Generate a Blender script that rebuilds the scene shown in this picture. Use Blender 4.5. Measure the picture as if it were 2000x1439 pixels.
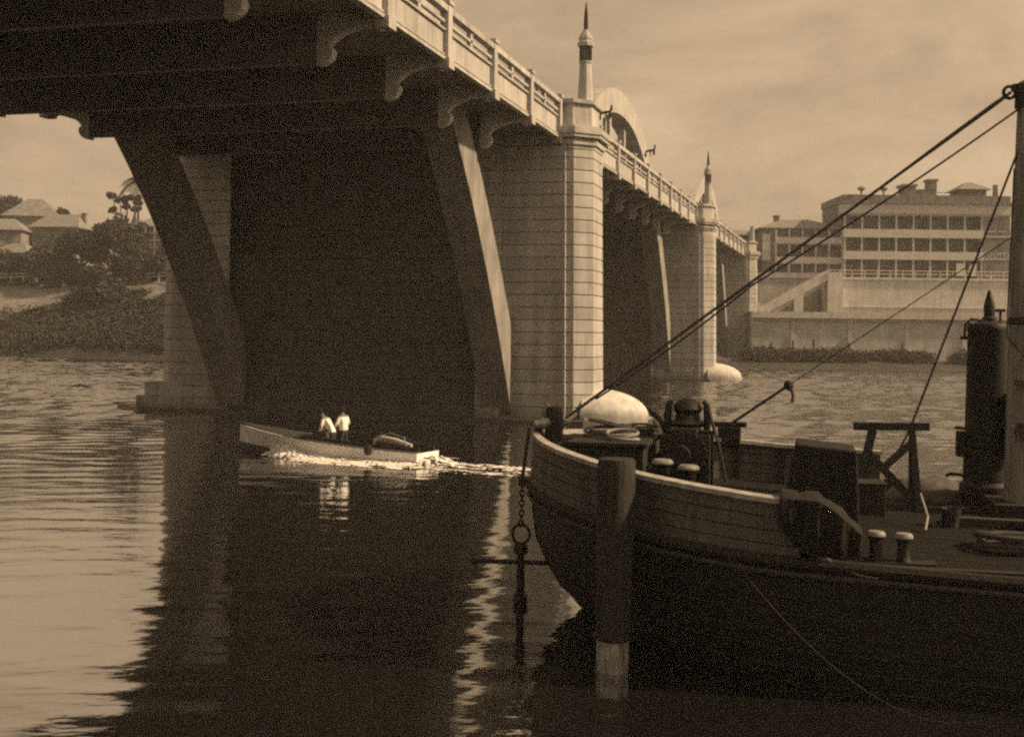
import bpy, math, random
import numpy as np
from math import sin, cos, pi, sqrt, radians
from mathutils import Vector, Matrix, noise

random.seed(7)
scn = bpy.context.scene
for o in list(bpy.data.objects):
    bpy.data.objects.remove(o)
C = scn.collection

# ------------------------------------------------------------------ camera
cam_d = bpy.data.cameras.new('camera')
cam = bpy.data.objects.new('camera', cam_d)
C.objects.link(cam)
scn.camera = cam
cam.location = (0, 0, 4.8)
ROLL = 0.0114
cam.rotation_euler = (Matrix.Rotation(radians(90), 4, 'X') @ Matrix.Rotation(ROLL, 4, 'Z')).to_euler()
cam_d.sensor_width = 36
cam_d.lens = 2389.4 / 2000 * 36
cam_d.shift_y = -(719.5 - 646.2) / 2000
cam_d.clip_start = 0.1
cam_d.clip_end = 6000

# ------------------------------------------------------------------ world and sun
SEPIA = (1.0, 0.71, 0.44)
SUN_EL, SUN_AZ_VEC = radians(35), (0.993, -0.12)
world = bpy.data.worlds.new('World')
scn.world = world
world.use_nodes = True
wt = world.node_tree
wt.nodes.clear()
W = wt.nodes.new
sky = W('ShaderNodeTexSky')
sky.sky_type = 'NISHITA'
sky.sun_disc = False
sky.sun_elevation = SUN_EL
sky.sun_rotation = math.atan2(SUN_AZ_VEC[0], SUN_AZ_VEC[1])
sky.air_density = 1.0
sky.dust_density = 4.0
sky.ozone_density = 1.0
bw = W('ShaderNodeRGBToBW')
tc = W('ShaderNodeTexCoord')
mp = W('ShaderNodeMapping')
mp.inputs['Scale'].default_value = (1.3, 1.3, 3.2)
nz = W('ShaderNodeTexNoise')
nz.inputs['Scale'].default_value = 3.0
nz.inputs['Detail'].default_value = 6
nz.inputs['Roughness'].default_value = 0.55
nz.inputs['Distortion'].default_value = 0.5
cr = W('ShaderNodeMapRange')
cr.inputs['From Min'].default_value = 0.37
cr.inputs['From Max'].default_value = 0.64
cr.inputs['To Min'].default_value = 0.68
cr.inputs['To Max'].default_value = 1.1
cmb = W('ShaderNodeMath'); cmb.operation = 'MULTIPLY'
# an even cloud veil: mixes the clear sky with a flat overcast grey
veil = W('ShaderNodeMath'); veil.operation = 'MULTIPLY_ADD'
veil.inputs[1].default_value = 0.2
veil.inputs[2].default_value = 2.45
tint = W('ShaderNodeMixRGB'); tint.blend_type = 'MULTIPLY'; tint.inputs[0].default_value = 1
tint.inputs[2].default_value = (*SEPIA, 1)
bg = W('ShaderNodeBackground')
bg.inputs['Strength'].default_value = 0.15
out = W('ShaderNodeOutputWorld')
L = wt.links.new
L(sky.outputs[0], bw.inputs[0]); L(bw.outputs[0], veil.inputs[0])
L(tc.outputs['Generated'], mp.inputs[0]); L(mp.outputs[0], nz.inputs['Vector'])
L(nz.outputs['Fac'], cr.inputs['Value'])
L(veil.outputs[0], cmb.inputs[0]); L(cr.outputs[0], cmb.inputs[1])
L(cmb.outputs[0], tint.inputs[1]); L(tint.outputs[0], bg.inputs['Color']); L(bg.outputs[0], out.inputs[0])

sun_d = bpy.data.lights.new('sun', 'SUN')
sun_d.energy = 4.4
sun_d.angle = radians(3)
sun_d.color = (1.0, 0.70, 0.40)
sun = bpy.data.objects.new('sun', sun_d)
C.objects.link(sun)
sv = Vector((SUN_AZ_VEC[0] * cos(SUN_EL), SUN_AZ_VEC[1] * cos(SUN_EL), sin(SUN_EL)))
sun.rotation_euler = sv.to_track_quat('Z', 'Y').to_euler()
sun.location = (120, -20, 90)

scn.render.engine = 'CYCLES'
scn.view_settings.view_transform = 'Standard'
scn.view_settings.look = 'None'
scn.view_settings.exposure = 0.47
scn.view_settings.gamma = 1.0
scn.view_settings.use_curve_mapping = False
scn.cycles.filter_width = 2.3
scn.render.film_transparent = False
scn.cycles.max_bounces = 7
scn.cycles.diffuse_bounces = 2
scn.cycles.glossy_bounces = 3
scn.cycles.volume_bounces = 0
scn.cycles.caustics_reflective = False
scn.cycles.caustics_refractive = False
scn.cycles.use_denoising = False
scn.cycles.use_adaptive_sampling = True
scn.cycles.adaptive_threshold = 0.06
scn.cycles.adaptive_min_samples = 32
scn.cycles.sample_clamp_indirect = 2.0

# ------------------------------------------------------------------ materials
MATS = {}
def mat(name, col, rough=0.85, var=0.25, scale=3.0, bump=0.0, bscale=20.0, stretch=(1, 1, 1), metal=0.0,
        stain=0.0, stain_scale=(0.8, 0.8, 0.06), spec=0.3, coords='Object'):
    m = bpy.data.materials.new(name)
    m.use_nodes = True
    nt = m.node_tree
    b = nt.nodes['Principled BSDF']
    b.inputs['Roughness'].default_value = rough
    b.inputs['Metallic'].default_value = metal
    b.inputs['Specular IOR Level'].default_value = spec
    if isinstance(col, (int, float)):
        col = (col, col, col)
    N = nt.nodes.new
    t = N('ShaderNodeTexCoord'); mp = N('ShaderNodeMapping'); mp.inputs['Scale'].default_value = stretch
    geo = N('ShaderNodeNewGeometry')
    nt.links.new(t.outputs[coords] if coords != 'World' else geo.outputs['Position'], mp.inputs[0])
    n = N('ShaderNodeTexNoise'); n.inputs['Scale'].default_value = scale; n.inputs['Detail'].default_value = 4
    n.inputs['Roughness'].default_value = 0.62
    nt.links.new(mp.outputs[0], n.inputs['Vector'])
    r = N('ShaderNodeMapRange')
    r.inputs['From Min'].default_value = 0.28; r.inputs['From Max'].default_value = 0.72
    r.inputs['To Min'].default_value = 1 - var; r.inputs['To Max'].default_value = 1 + var
    nt.links.new(n.outputs['Fac'], r.inputs['Value'])
    x = N('ShaderNodeMixRGB'); x.blend_type = 'MULTIPLY'; x.inputs[0].default_value = 1
    x.inputs[1].default_value = (*col, 1)
    nt.links.new(r.outputs[0], x.inputs[2])
    last = x.outputs[0]
    if stain > 0:
        mp2 = N('ShaderNodeMapping'); mp2.inputs['Scale'].default_value = stain_scale
        nt.links.new(t.outputs[coords] if coords != 'World' else geo.outputs['Position'], mp2.inputs[0])
        n2 = N('ShaderNodeTexNoise'); n2.inputs['Scale'].default_value = 2.2; n2.inputs['Detail'].default_value = 4
        n2.inputs['Roughness'].default_value = 0.7
        nt.links.new(mp2.outputs[0], n2.inputs['Vector'])
        r2 = N('ShaderNodeMapRange')
        r2.inputs['From Min'].default_value = 0.42; r2.inputs['From Max'].default_value = 0.66
        r2.inputs['To Min'].default_value = 1.0; r2.inputs['To Max'].default_value = 1 - stain
        nt.links.new(n2.outputs['Fac'], r2.inputs['Value'])
        x2 = N('ShaderNodeMixRGB'); x2.blend_type = 'MULTIPLY'; x2.inputs[0].default_value = 1
        nt.links.new(last, x2.inputs[1]); nt.links.new(r2.outputs[0], x2.inputs[2])
        last = x2.outputs[0]
    nt.links.new(last, b.inputs['Base Color'])
    if bump > 0:
        nb = N('ShaderNodeTexNoise'); nb.inputs['Scale'].default_value = bscale; nb.inputs['Detail'].default_value = 3
        nt.links.new(mp.outputs[0], nb.inputs['Vector'])
        bp = N('ShaderNodeBump'); bp.inputs['Strength'].default_value = 1.0; bp.inputs['Distance'].default_value = bump
        nt.links.new(nb.outputs['Fac'], bp.inputs['Height'])
        nt.links.new(bp.outputs[0], b.inputs['Normal'])
    MATS[name] = m
    return m

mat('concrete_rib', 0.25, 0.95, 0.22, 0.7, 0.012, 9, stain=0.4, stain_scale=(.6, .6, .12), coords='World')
mat('concrete', 0.42, 0.9, 0.16, 0.9, 0.01, 9, stain=0.32, coords='World')
mat('concrete_infill_shade', 0.10, 0.95, 0.25, 0.6, 0.02, 7, stain=0.35, stain_scale=(.5, .5, .2), coords='World')  # darker than the legs: shade between the ribs put into the colour
mat('concrete_soffit_shade', 0.11, 0.95, 0.25, 0.6, 0.02, 7, stain=0.35, stain_scale=(.5, .5, .5), coords='World')  # darkness under the deck put into the concrete colour
mat('concrete_pale', 0.62, 0.85, 0.16, 1.3, 0.015, 7, stain=0.28, coords='World')
mat('wet_concrete', 0.07, 0.5, 0.4, 1.5, 0.02, 9, coords='World')
mat('joint', 0.2, 0.95, 0.2, 2)
mat('iron', 0.013, 0.6, 0.4, 9, 0.004, 40, metal=0.0)
mat('iron_rust', 0.03, 0.7, 0.5, 8, 0.004, 40)
mat('steel_worn', 0.2, 0.5, 0.35, 12, 0.003, 40)
mat('tar_hull', 0.011, 0.6, 0.5, 2.5, 0.006, 14, stretch=(.5, .5, 2.4), spec=0.15)
mat('bulwark_paint', 0.10, 0.7, 0.3, 2.2, 0.004, 16, stretch=(1, 1, .35), stain=0.5, stain_scale=(2.4, 2.4, .25))
mat('cap_rail_paint', 0.36, 0.7, 0.3, 6, 0.004, 30, stain=0.35, stain_scale=(2, 2, 2))
mat('timber_dark', 0.02, 0.85, 0.5, 5, 0.01, 18, stretch=(3, 3, .35))
mat('timber_beam', 0.035, 0.85, 0.45, 6, 0.006, 25, stretch=(.5, 3, 3))
mat('deck_plank', 0.016, 0.95, 0.45, 5, 0.005, 22, stretch=(.5, 4, 4), spec=0.05)
mat('deck_under', 0.02, 0.95, 0.3, 4)
mat('mast_wood', 0.24, 0.7, 0.3, 5, 0.004, 18, stretch=(3, 3, .25), stain=0.45, stain_scale=(5, 5, .3))
mat('pile_wood', 0.034, 0.9, 0.5, 5, 0.02, 14, stretch=(3, 3, .3), stain=0.5, stain_scale=(5, 5, .4))
mat('pile_worn', 0.34, 0.9, 0.5, 7, 0.015, 16, stretch=(3, 3, .5), stain=0.6, stain_scale=(6, 6, .8))
mat('canvas', 0.010, 0.95, 0.4, 5, 0.01, 12)
mat('rope', 0.06, 0.95, 0.4, 30, 0.003, 90)
mat('rope_pale', 0.26, 0.95, 0.3, 30, 0.003, 90)
mat('launch_hull', 0.8, 0.45, 0.12, 3, 0.0)
mat('launch_bottom', 0.03, 0.5, 0.2, 3)
mat('launch_deck', 0.055, 0.6, 0.3, 6, 0.002, 30)
mat('foam', 0.85, 0.9, 0.12, 6, 0.02, 14)
mat('bank_soil', 0.13, 0.95, 0.45, 0.35, 0.08, 1.4, coords='World')
mat('grass_bank', 0.17, 0.95, 0.45, 0.4, 0.08, 1.4, coords='World')
mat('foliage', 0.045, 0.8, 0.55, 0.8, coords='World')
mat('foliage_dark', 0.035, 0.8, 0.55, 0.8, coords='World')
mat('bark', 0.06, 0.9, 0.4, 3)
mat('render_wall', 0.5, 0.9, 0.2, 0.5, 0.01, 5, stain=0.2, stain_scale=(.25, .25, .08), coords='World')
mat('wall_coping', 0.6, 0.85, 0.15, 0.8, stain=0.2, coords='World')
mat('brick_wall', 0.2, 0.9, 0.3, 0.9, 0.01, 12, stain=0.3, coords='World')
mat('paint_pale', 0.52, 0.8, 0.15, 1.2, coords='World')
mat('roof_iron', 0.20, 0.7, 0.25, 0.9, coords='World')
mat('roof_pale', 0.2, 0.7, 0.2, 0.9, coords='World')
mat('window_dark', 0.11, 0.25, 0.3, 1, spec=0.5)
mat('glass_lamp', 0.10, 0.2, 0.2, 1, spec=0.5)
mat('timber_wall', 0.2, 0.85, 0.25, 0.8, 0.01, 8, coords='World')

def person_mat(name, hair, skin, shirt, trouser, zs):
    m = bpy.data.materials.new(name); m.use_nodes = True
    nt = m.node_tree; b = nt.nodes['Principled BSDF']; b.inputs['Roughness'].default_value = .9
    t = nt.nodes.new('ShaderNodeTexCoord'); s = nt.nodes.new('ShaderNodeSeparateXYZ')
    n = nt.nodes.new('ShaderNodeTexNoise'); n.inputs['Scale'].default_value = 14
    a = nt.nodes.new('ShaderNodeMath'); a.operation = 'MULTIPLY_ADD'; a.inputs[1].default_value = .03
    cr = nt.nodes.new('ShaderNodeValToRGB'); cr.color_ramp.interpolation = 'CONSTANT'
    nt.links.new(t.outputs['Object'], s.inputs[0]); nt.links.new(t.outputs['Object'], n.inputs['Vector'])
    nt.links.new(n.outputs['Fac'], a.inputs[0]); nt.links.new(s.outputs['Z'], a.inputs[2])
    d = nt.nodes.new('ShaderNodeMath'); d.operation = 'DIVIDE'; d.inputs[1].default_value = 2
    nt.links.new(a.outputs[0], d.inputs[0]); nt.links.new(d.outputs[0], cr.inputs[0])
    el = cr.color_ramp.elements
    el[0].position = 0; el[0].color = (trouser,) * 3 + (1,)
    el[1].position = zs[0] / 2; el[1].color = (shirt,) * 3 + (1,)
    e = el.new(zs[1] / 2); e.color = (skin,) * 3 + (1,)
    e = el.new(zs[2] / 2); e.color = (hair,) * 3 + (1,)
    nt.links.new(cr.outputs[0], b.inputs['Base Color'])
    MATS[name] = m
def weather(name, per_piece=.10, tide=.55):
    m = MATS[name]; nt = m.node_tree; b = nt.nodes['Principled BSDF']; src = b.inputs['Base Color'].links[0].from_socket
    N = nt.nodes.new
    oi = N('ShaderNodeObjectInfo'); r = N('ShaderNodeMapRange'); r.inputs['To Min'].default_value = 1 - per_piece; r.inputs['To Max'].default_value = 1 + per_piece
    nt.links.new(oi.outputs['Random'], r.inputs['Value'])
    x = N('ShaderNodeMixRGB'); x.blend_type = 'MULTIPLY'; x.inputs[0].default_value = 1
    nt.links.new(src, x.inputs[1]); nt.links.new(r.outputs[0], x.inputs[2])
    g = N('ShaderNodeNewGeometry'); sp = N('ShaderNodeSeparateXYZ'); nt.links.new(g.outputs['Position'], sp.inputs[0])
    n = N('ShaderNodeTexNoise'); n.inputs['Scale'].default_value = 1.6; n.inputs['Detail'].default_value = 4; nt.links.new(g.outputs['Position'], n.inputs['Vector'])
    a = N('ShaderNodeMath'); a.operation = 'MULTIPLY_ADD'; a.inputs[1].default_value = -1.1
    nt.links.new(n.outputs['Fac'], a.inputs[0]); nt.links.new(sp.outputs['Z'], a.inputs[2])
    t = N('ShaderNodeMapRange'); t.inputs['From Min'].default_value = -.25; t.inputs['From Max'].default_value = .35; t.inputs['To Min'].default_value = tide; t.inputs['To Max'].default_value = 1
    nt.links.new(a.outputs[0], t.inputs['Value'])
    y = N('ShaderNodeMixRGB'); y.blend_type = 'MULTIPLY'; y.inputs[0].default_value = 1
    nt.links.new(x.outputs[0], y.inputs[1]); nt.links.new(t.outputs[0], y.inputs[2]); nt.links.new(y.outputs[0], b.inputs['Base Color'])
weather('concrete'); weather('concrete_pale', .02, .5); weather('concrete_rib', .05, .5)
person_mat('clothes_white', .02, .16, .72, .03, (.93, 1.40, 1.56))
person_mat('clothes_dark', .02, .16, .03, .03, (.93, 1.42, 1.60))

# water
wm = bpy.data.materials.new('river_water'); wm.use_nodes = True
nt = wm.node_tree; b = nt.nodes['Principled BSDF']
b.inputs['Base Color'].default_value = (.014, .014, .014, 1)
b.inputs['Roughness'].default_value = .05
b.inputs['IOR'].default_value = 1.6
N = nt.nodes.new
geo = N('ShaderNodeNewGeometry')
def wnoise(sc, scale, detail, rot=0.0):
    mp = N('ShaderNodeMapping'); mp.inputs['Scale'].default_value = sc; mp.inputs['Rotation'].default_value = (0, 0, rot)
    n = N('ShaderNodeTexNoise'); n.inputs['Scale'].default_value = scale; n.inputs['Detail'].default_value = detail
    n.inputs['Distortion'].default_value = .3
    nt.links.new(geo.outputs['Position'], mp.inputs[0]); nt.links.new(mp.outputs[0], n.inputs['Vector'])
    return n.outputs['Fac']
def wmath(op, a, b_=None, c=None):
    n = N('ShaderNodeMath'); n.operation = op
    for i, v in enumerate((a, b_, c)):
        if v is None: continue
        if isinstance(v, (int, float)): n.inputs[i].default_value = v
        else: nt.links.new(v, n.inputs[i])
    return n.outputs[0]
def wrange(v, a, b_, c, d):
    n = N('ShaderNodeMapRange'); n.interpolation_type = 'SMOOTHSTEP'
    for k, x in zip(('From Min', 'From Max', 'To Min', 'To Max'), (a, b_, c, d)): n.inputs[k].default_value = x
    nt.links.new(v, n.inputs['Value']); return n.outputs[0]
sep = N('ShaderNodeSeparateXYZ'); nt.links.new(geo.outputs['Position'], sep.inputs[0])
swell = wnoise((.30, 1.0, 1), .55, 1, radians(6))
ripple = wnoise((.42, 1.0, 1), 1.9, 2, radians(-8))
chop = wnoise((.55, 1.0, 1), 3.2, 3, radians(12))
breeze = wrange(wnoise((.03, .10, 1), .6, 3), .38, .62, .45, 1.3)
open_w = wrange(sep.outputs['Y'], 26, 75, 0, 1)      # the open river beyond the bridge is choppier than the sheltered berth
hgt = wmath('ADD', wmath('MULTIPLY', swell, .02), wmath('MULTIPLY', wmath('MULTIPLY', ripple, .011), breeze))
hgt = wmath('ADD', hgt, wmath('MULTIPLY', wmath('MULTIPLY', chop, wmath('MULTIPLY_ADD', open_w, .010, .006)), breeze))
bp = N('ShaderNodeBump'); bp.inputs['Strength'].default_value = 1; bp.inputs['Distance'].default_value = 1.0
nt.links.new(hgt, bp.inputs['Height']); nt.links.new(bp.outputs[0], b.inputs['Normal'])
gl = N('ShaderNodeBsdfGlossy'); gl.inputs['Color'].default_value = (.86, .86, .86, 1); gl.inputs['Roughness'].default_value = .06    # plain mirror reflection added to brighten the water
nt.links.new(bp.outputs[0], gl.inputs['Normal'])
mx = N('ShaderNodeMixShader'); mx.inputs[0].default_value = .5
nt.links.new(b.outputs[0], mx.inputs[1]); nt.links.new(gl.outputs[0], mx.inputs[2])
nt.links.new(mx.outputs[0], nt.nodes['Material Output'].inputs['Surface'])
MATS['water'] = wm

# ------------------------------------------------------------------ mesh helpers
class M:
    def __init__(s):
        s.v = []; s.f = []
    def add(s, vs, fs):
        k = len(s.v); s.v += [tuple(p) for p in vs]; s.f += [tuple(i + k for i in f) for f in fs]; return s
    def box(s, x0, x1, y0, y1, z0, z1):
        return s.add([(x0, y0, z0), (x1, y0, z0), (x1, y1, z0), (x0, y1, z0), (x0, y0, z1), (x1, y0, z1), (x1, y1, z1), (x0, y1, z1)],
                     [(3, 2, 1, 0), (4, 5, 6, 7), (0, 1, 5, 4), (1, 2, 6, 5), (2, 3, 7, 6), (3, 0, 4, 7)])
    def loft(s, rings, cap=True, close=True):
        n = len(rings[0]); vs = [p for r in rings for p in r]; fs = []
        m = n if close else n - 1
        for i in range(len(rings) - 1):
            for j in range(m):
                fs.append((i * n + j, i * n + (j + 1) % n, (i + 1) * n + (j + 1) % n, (i + 1) * n + j))
        if cap:
            fs.append(tuple(reversed(range(n)))); fs.append(tuple(range((len(rings) - 1) * n, len(rings) * n)))
        return s.add(vs, fs)
    def prism(s, poly, axis, a, b):
        def P(p, t):
            return {'x': (t, p[0], p[1]), 'y': (p[0], t, p[1]), 'z': (p[0], p[1], t)}[axis]
        return s.loft([[P(p, a) for p in poly], [P(p, b) for p in poly]])
    def tube(s, path, r, n=8, cap=True):
        path = [Vector(p) for p in path]; rings = []
        if not hasattr(r, '__len__'): r = [r] * len(path)
        up = None
        for i, p in enumerate(path):
            d = (path[min(i + 1, len(path) - 1)] - path[max(i - 1, 0)]).normalized()
            if up is None:
                up = Vector((0, 0, 1)) if abs(d.z) < .9 else Vector((1, 0, 0))
            a = d.cross(up); 
            if a.length < 1e-4: a = d.cross(Vector((.3, 1, .2)))
            a.normalize(); bb = a.cross(d).normalized(); up = bb
            rings.append([p + (a * cos(2 * pi * k / n) + bb * sin(2 * pi * k / n)) * r[i] for k in range(n)])
        return s.loft(rings, cap)
    def lathe(s, prof, c=(0, 0, 0), n=16, rot=0.0):
        rings = [[(c[0] + r * cos(2 * pi * k / n + rot), c[1] + r * sin(2 * pi * k / n + rot), c[2] + z) for k in range(n)] for r, z in prof]
        return s.loft(rings)
    def beam(s, a, b, w, h=None):
        a = Vector(a); b = Vector(b); h = h or w
        d = (b - a).normalized(); up = Vector((0, 0, 1)) if abs(d.z) < .95 else Vector((0, 1, 0))
        x = d.cross(up).normalized() * (w / 2); y = x.cross(d).normalized() * (h / 2)
        return s.loft([[p + x + y, p - x + y, p - x - y, p + x - y] for p in (a, b)])
    def mesh(s, name):
        me = bpy.data.meshes.new(name); me.from_pydata(s.v, [], s.f); me.update(); return me
    def build(s, name, material, parent=None, smooth=False, bevel=0.0):
        me = s.mesh(name)
        return link(name, me, material, parent, smooth, bevel)

def link(name, me, material=None, parent=None, smooth=False, bevel=0.0):
    o = bpy.data.objects.new(name, me); C.objects.link(o)
    if material and not me.materials: me.materials.append(MATS[material])
    if parent: o.parent = parent
    if smooth:
        me.polygons.foreach_set('use_smooth', [True] * len(me.polygons))
        try: me.set_sharp_from_angle(angle=radians(38))
        except Exception: pass
    if bevel:
        md = o.modifiers.new('bevel', 'BEVEL'); md.width = bevel; md.segments = 2; md.limit_method = 'ANGLE'
    return o
def share(src, name=None, parent=None, loc=None, rot=None, scale=None):
    o = src.copy(); C.objects.link(o)
    if parent is not None: o.parent = parent
    if loc is not None: o.location = loc
    if rot is not None: o.rotation_euler = rot
    if scale is not None: o.scale = scale
    return o
def empty(name, loc=(0, 0, 0), rz=0.0):
    o = bpy.data.objects.new(name, None); C.objects.link(o); o.location = loc; o.rotation_euler = (0, 0, rz)
    o.empty_display_size = .3
    return o
def tag(o, label=None, cat=None, group=None, kind=None):
    if label: o['label'] = label
    if cat: o['category'] = cat
    if group: o['group'] = group
    if kind: o['kind'] = kind
    return o

# ------------------------------------------------------------------ water, ground
def water_mesh():
    """real wavelets: calm in the sheltered berth, choppy on the open river; one sheet with the flat water further out"""
    x0, x1, y0, y1, dx, dy = -92.0, 84.0, 7.0, 186.0, .32, .19
    nx_, ny_ = int((x1 - x0) / dx) + 1, int((y1 - y0) / dy) + 1
    X, Y = np.meshgrid(x0 + dx * np.arange(nx_), y0 + dy * np.arange(ny_))
    rs = np.random.RandomState(4)
    t = np.clip((Y - 30) / 50, 0, 1); t = t * t * (3 - 2 * t)
    patch = 1 + .35 * np.sin(X * .06 + 1.3 * np.sin(Y * .05)) * np.sin(Y * .11 + .7 * np.sin(X * .04) + 1) + .15 * np.sin(Y * .31 + X * .05)
    t2 = np.clip((Y - 55) / 70, 0, 1)
    S = (.020 + (.085 - .020) * t + .115 * t2) * np.clip(patch, .45, 1.5)
    Z = np.zeros_like(X); n = 34
    for i in range(n):
        lam = .62 * (2.0 / .62) ** rs.rand(); k = 2 * np.pi / lam
        th = rs.normal(0, .5) + (.12 if i % 2 else -.1)
        ph = rs.rand() * 2 * np.pi
        q = k * (X * np.sin(th) + Y * np.cos(th)) + ph + .6 * np.sin(X * .11 * rs.rand() + Y * .07 + ph)
        Z += np.sin(q) / k
    Z *= S * np.sqrt(2 / n)
    e = np.minimum.reduce([X - x0, x1 - X, Y - y0, y1 - Y]); Z *= np.clip(e / 3, 0, 1)
    co = np.stack([X, Y, Z], -1).reshape(-1, 3)
    idx = np.arange(nx_ * ny_).reshape(ny_, nx_)
    q = np.stack([idx[:-1, :-1], idx[:-1, 1:], idx[1:, 1:], idx[1:, :-1]], -1).reshape(-1, 4)
    # flat surround joined on to the rim
    xr, yr = X[0, -1], Y[-1, 0]
    far = np.array([(-900, -500, 0), (900, -500, 0), (900, 330, 0), (-900, 330, 0), (x0, y0, 0), (xr, y0, 0), (xr, yr, 0), (x0, yr, 0)], float)
    k0 = len(co)
    q = np.concatenate([q, k0 + np.array([(0, 1, 5, 4), (1, 2, 6, 5), (2, 3, 7, 6), (3, 0, 4, 7)])])
    co = np.concatenate([co, far])
    me = bpy.data.meshes.new('river_water')
    me.vertices.add(len(co)); me.vertices.foreach_set('co', co.ravel())
    me.loops.add(q.size); me.loops.foreach_set('vertex_index', q.ravel().astype(np.int32))
    me.polygons.add(len(q)); me.polygons.foreach_set('loop_start', np.arange(0, q.size, 4, dtype=np.int32))
    me.polygons.foreach_set('use_smooth', np.ones(len(q), bool))
    me.update(calc_edges=True); me.validate()
    return me
w = link('river_water', water_mesh(), 'water')
tag(w, kind='structure')
rb = M().add([(-900, -500, -3.5), (900, -500, -3.5), (900, 1200, -3.5), (-900, 1200, -3.5)], [(0, 1, 2, 3)]).build('river_bed', 'bank_soil')
tag(rb, kind='structure')

def interp(x, pts):
    if x <= pts[0][0]: return pts[0][1]
    for (a, b), (c, d) in zip(pts, pts[1:]):
        if x <= c:
            t = (x - a) / (c - a); return b + (d - b) * t
    return pts[-1][1]
EDGE = [(-250, 196), (-77, 184), (-49, 172), (0, 168), (26, 162), (120, 160)]
def edge(x): return interp(x, EDGE)
def ground_z(x, y):
    d = y - edge(x)
    left = interp(d, [(-12, -3.4), (0, -.25), (4, 2.2), (20, 9.6), (27, 12.4), (36, 12.9), (60, 15), (120, 24), (300, 30)])
    right = interp(d, [(-12, -3.4), (0, -.2), (5, .7), (14, 1.2), (15, 1.2), (300, 1.2)])
    k = min(1, max(0, (x - 18) / 10))
    n = noise.noise(Vector((x * .06, y * .06, 3))) * 1.2 + noise.noise(Vector((x * .2, y * .2, 7))) * .4
    return left * (1 - k) + right * k + n * min(1, max(0, d / 8)) * (1 - k)
nx, ny = 150, 90
vs = []; fs = []
for j in range(ny):
    t = j / (ny - 1); y = 146 + 26 * t * 4 if t < .5 else 198 + (t - .5) * 2 * 700
    for i in range(nx):
        x = -420 + 840 * i / (nx - 1)
        vs.append((x, y, ground_z(x, y)))
for j in range(ny - 1):
    for i in range(nx - 1):
        a = j * nx + i; fs.append((a, a + 1, a + nx + 1, a + nx))
gm = MATS['grass_bank']; gn = gm.node_tree
gb_ = gn.nodes['Principled BSDF']; src = gb_.inputs['Base Color'].links[0].from_socket
gg = gn.nodes.new('ShaderNodeNewGeometry'); gs = gn.nodes.new('ShaderNodeSeparateXYZ'); gr = gn.nodes.new('ShaderNodeMapRange')
gr.inputs['From Min'].default_value = .9; gr.inputs['From Max'].default_value = 2.4; gr.inputs['To Min'].default_value = .22; gr.inputs['To Max'].default_value = 1
gx = gn.nodes.new('ShaderNodeMixRGB'); gx.blend_type = 'MULTIPLY'; gx.inputs[0].default_value = 1       # dark tidal mud below the grass
gn.links.new(gg.outputs['Position'], gs.inputs[0]); gn.links.new(gs.outputs['Z'], gr.inputs['Value']); gn.links.new(src, gx.inputs[1]); gn.links.new(gr.outputs[0], gx.inputs[2]); gn.links.new(gx.outputs[0], gb_.inputs['Base Color'])
far_bank = M().add(vs, fs).build('far_bank', 'grass_bank', smooth=True)
tag(far_bank, kind='structure')
# near shore behind the camera
vs = []; fs = []
for j in range(20):
    y = -6 - j * 14
    for i in range(40):
        x = -300 + i * 15.4
        z = interp(j, [(0, -1.5), (1, 2.0), (3, 4), (19, 6)]) + noise.noise(Vector((x * .05, y * .05, 1))) * .6
        vs.append((x, y, z))
for j in range(19):
    for i in range(39):
        a = j * 40 + i; fs.append((a, a + 40, a + 41, a + 1))
tag(M().add(vs, fs).build('near_bank', 'bank_soil', smooth=True), kind='structure')

# ------------------------------------------------------------------ the bridge
TH = .2667
BX, BY = 1.6286, 64.2367
bridge = empty('bridge', (BX, BY, 0), -TH)
tag(bridge, 'large pale concrete arch bridge on broad banded piers crossing the river', 'bridge')
OC = -10.2
DX = .3
PITCH, TPIER, HALF = 60.45, 4.4, 28.025
def dz(s): return .0118 * max(0, s)

def pier_plan(upper, e):
    """plan of the two rendered legs of a pier (left, right), x across the bridge axis, y along it"""
    rend = [(10.95, .25), (11.35, .25), (12.25, 1.1), (12.25, 3.3), (11.35, 4.15), (10.95, 4.15)]
    right = [(6.6, -.22), (7.95, -.22), (7.95, 0), (10.95, 0)] + rend + [(10.95, TPIER), (7.95, TPIER), (7.95, TPIER + .22), (6.6, TPIER + .22)]
    left = [(-x, TPIER - y) for x, y in right]
    left = [(x if x < -8 else -7.9 if x > -7 else x, y) for x, y in left]
    res = []
    for poly in (left, right):
        r = []
        for x, y in poly:
            fx = x + (e + DX if x > 9 else -e - DX if x < -9 else 0)
            fy = y - e if y < TPIER / 2 else y + e
            r.append((fx, fy))
        res.append(r)
    return res
def infill_plan(upper, e):
    d = 1.5 if upper else .25
    return [(-7.9, d - e), (6.6, d - e), (6.6, TPIER - d + e), (-7.9, TPIER - d + e)]
def octo(ex, y0, y1, x0, x1, ch):
    return [(x0 - ex, y0 - ex), (x1 - ch + ex * .4, y0 - ex), (x1 + ex, y0 + ch - ex * .4), (x1 + ex, y1 - ch + ex * .4), (x1 - ch + ex * .4, y1 + ex), (x0 - ex, y1 + ex)]

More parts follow.
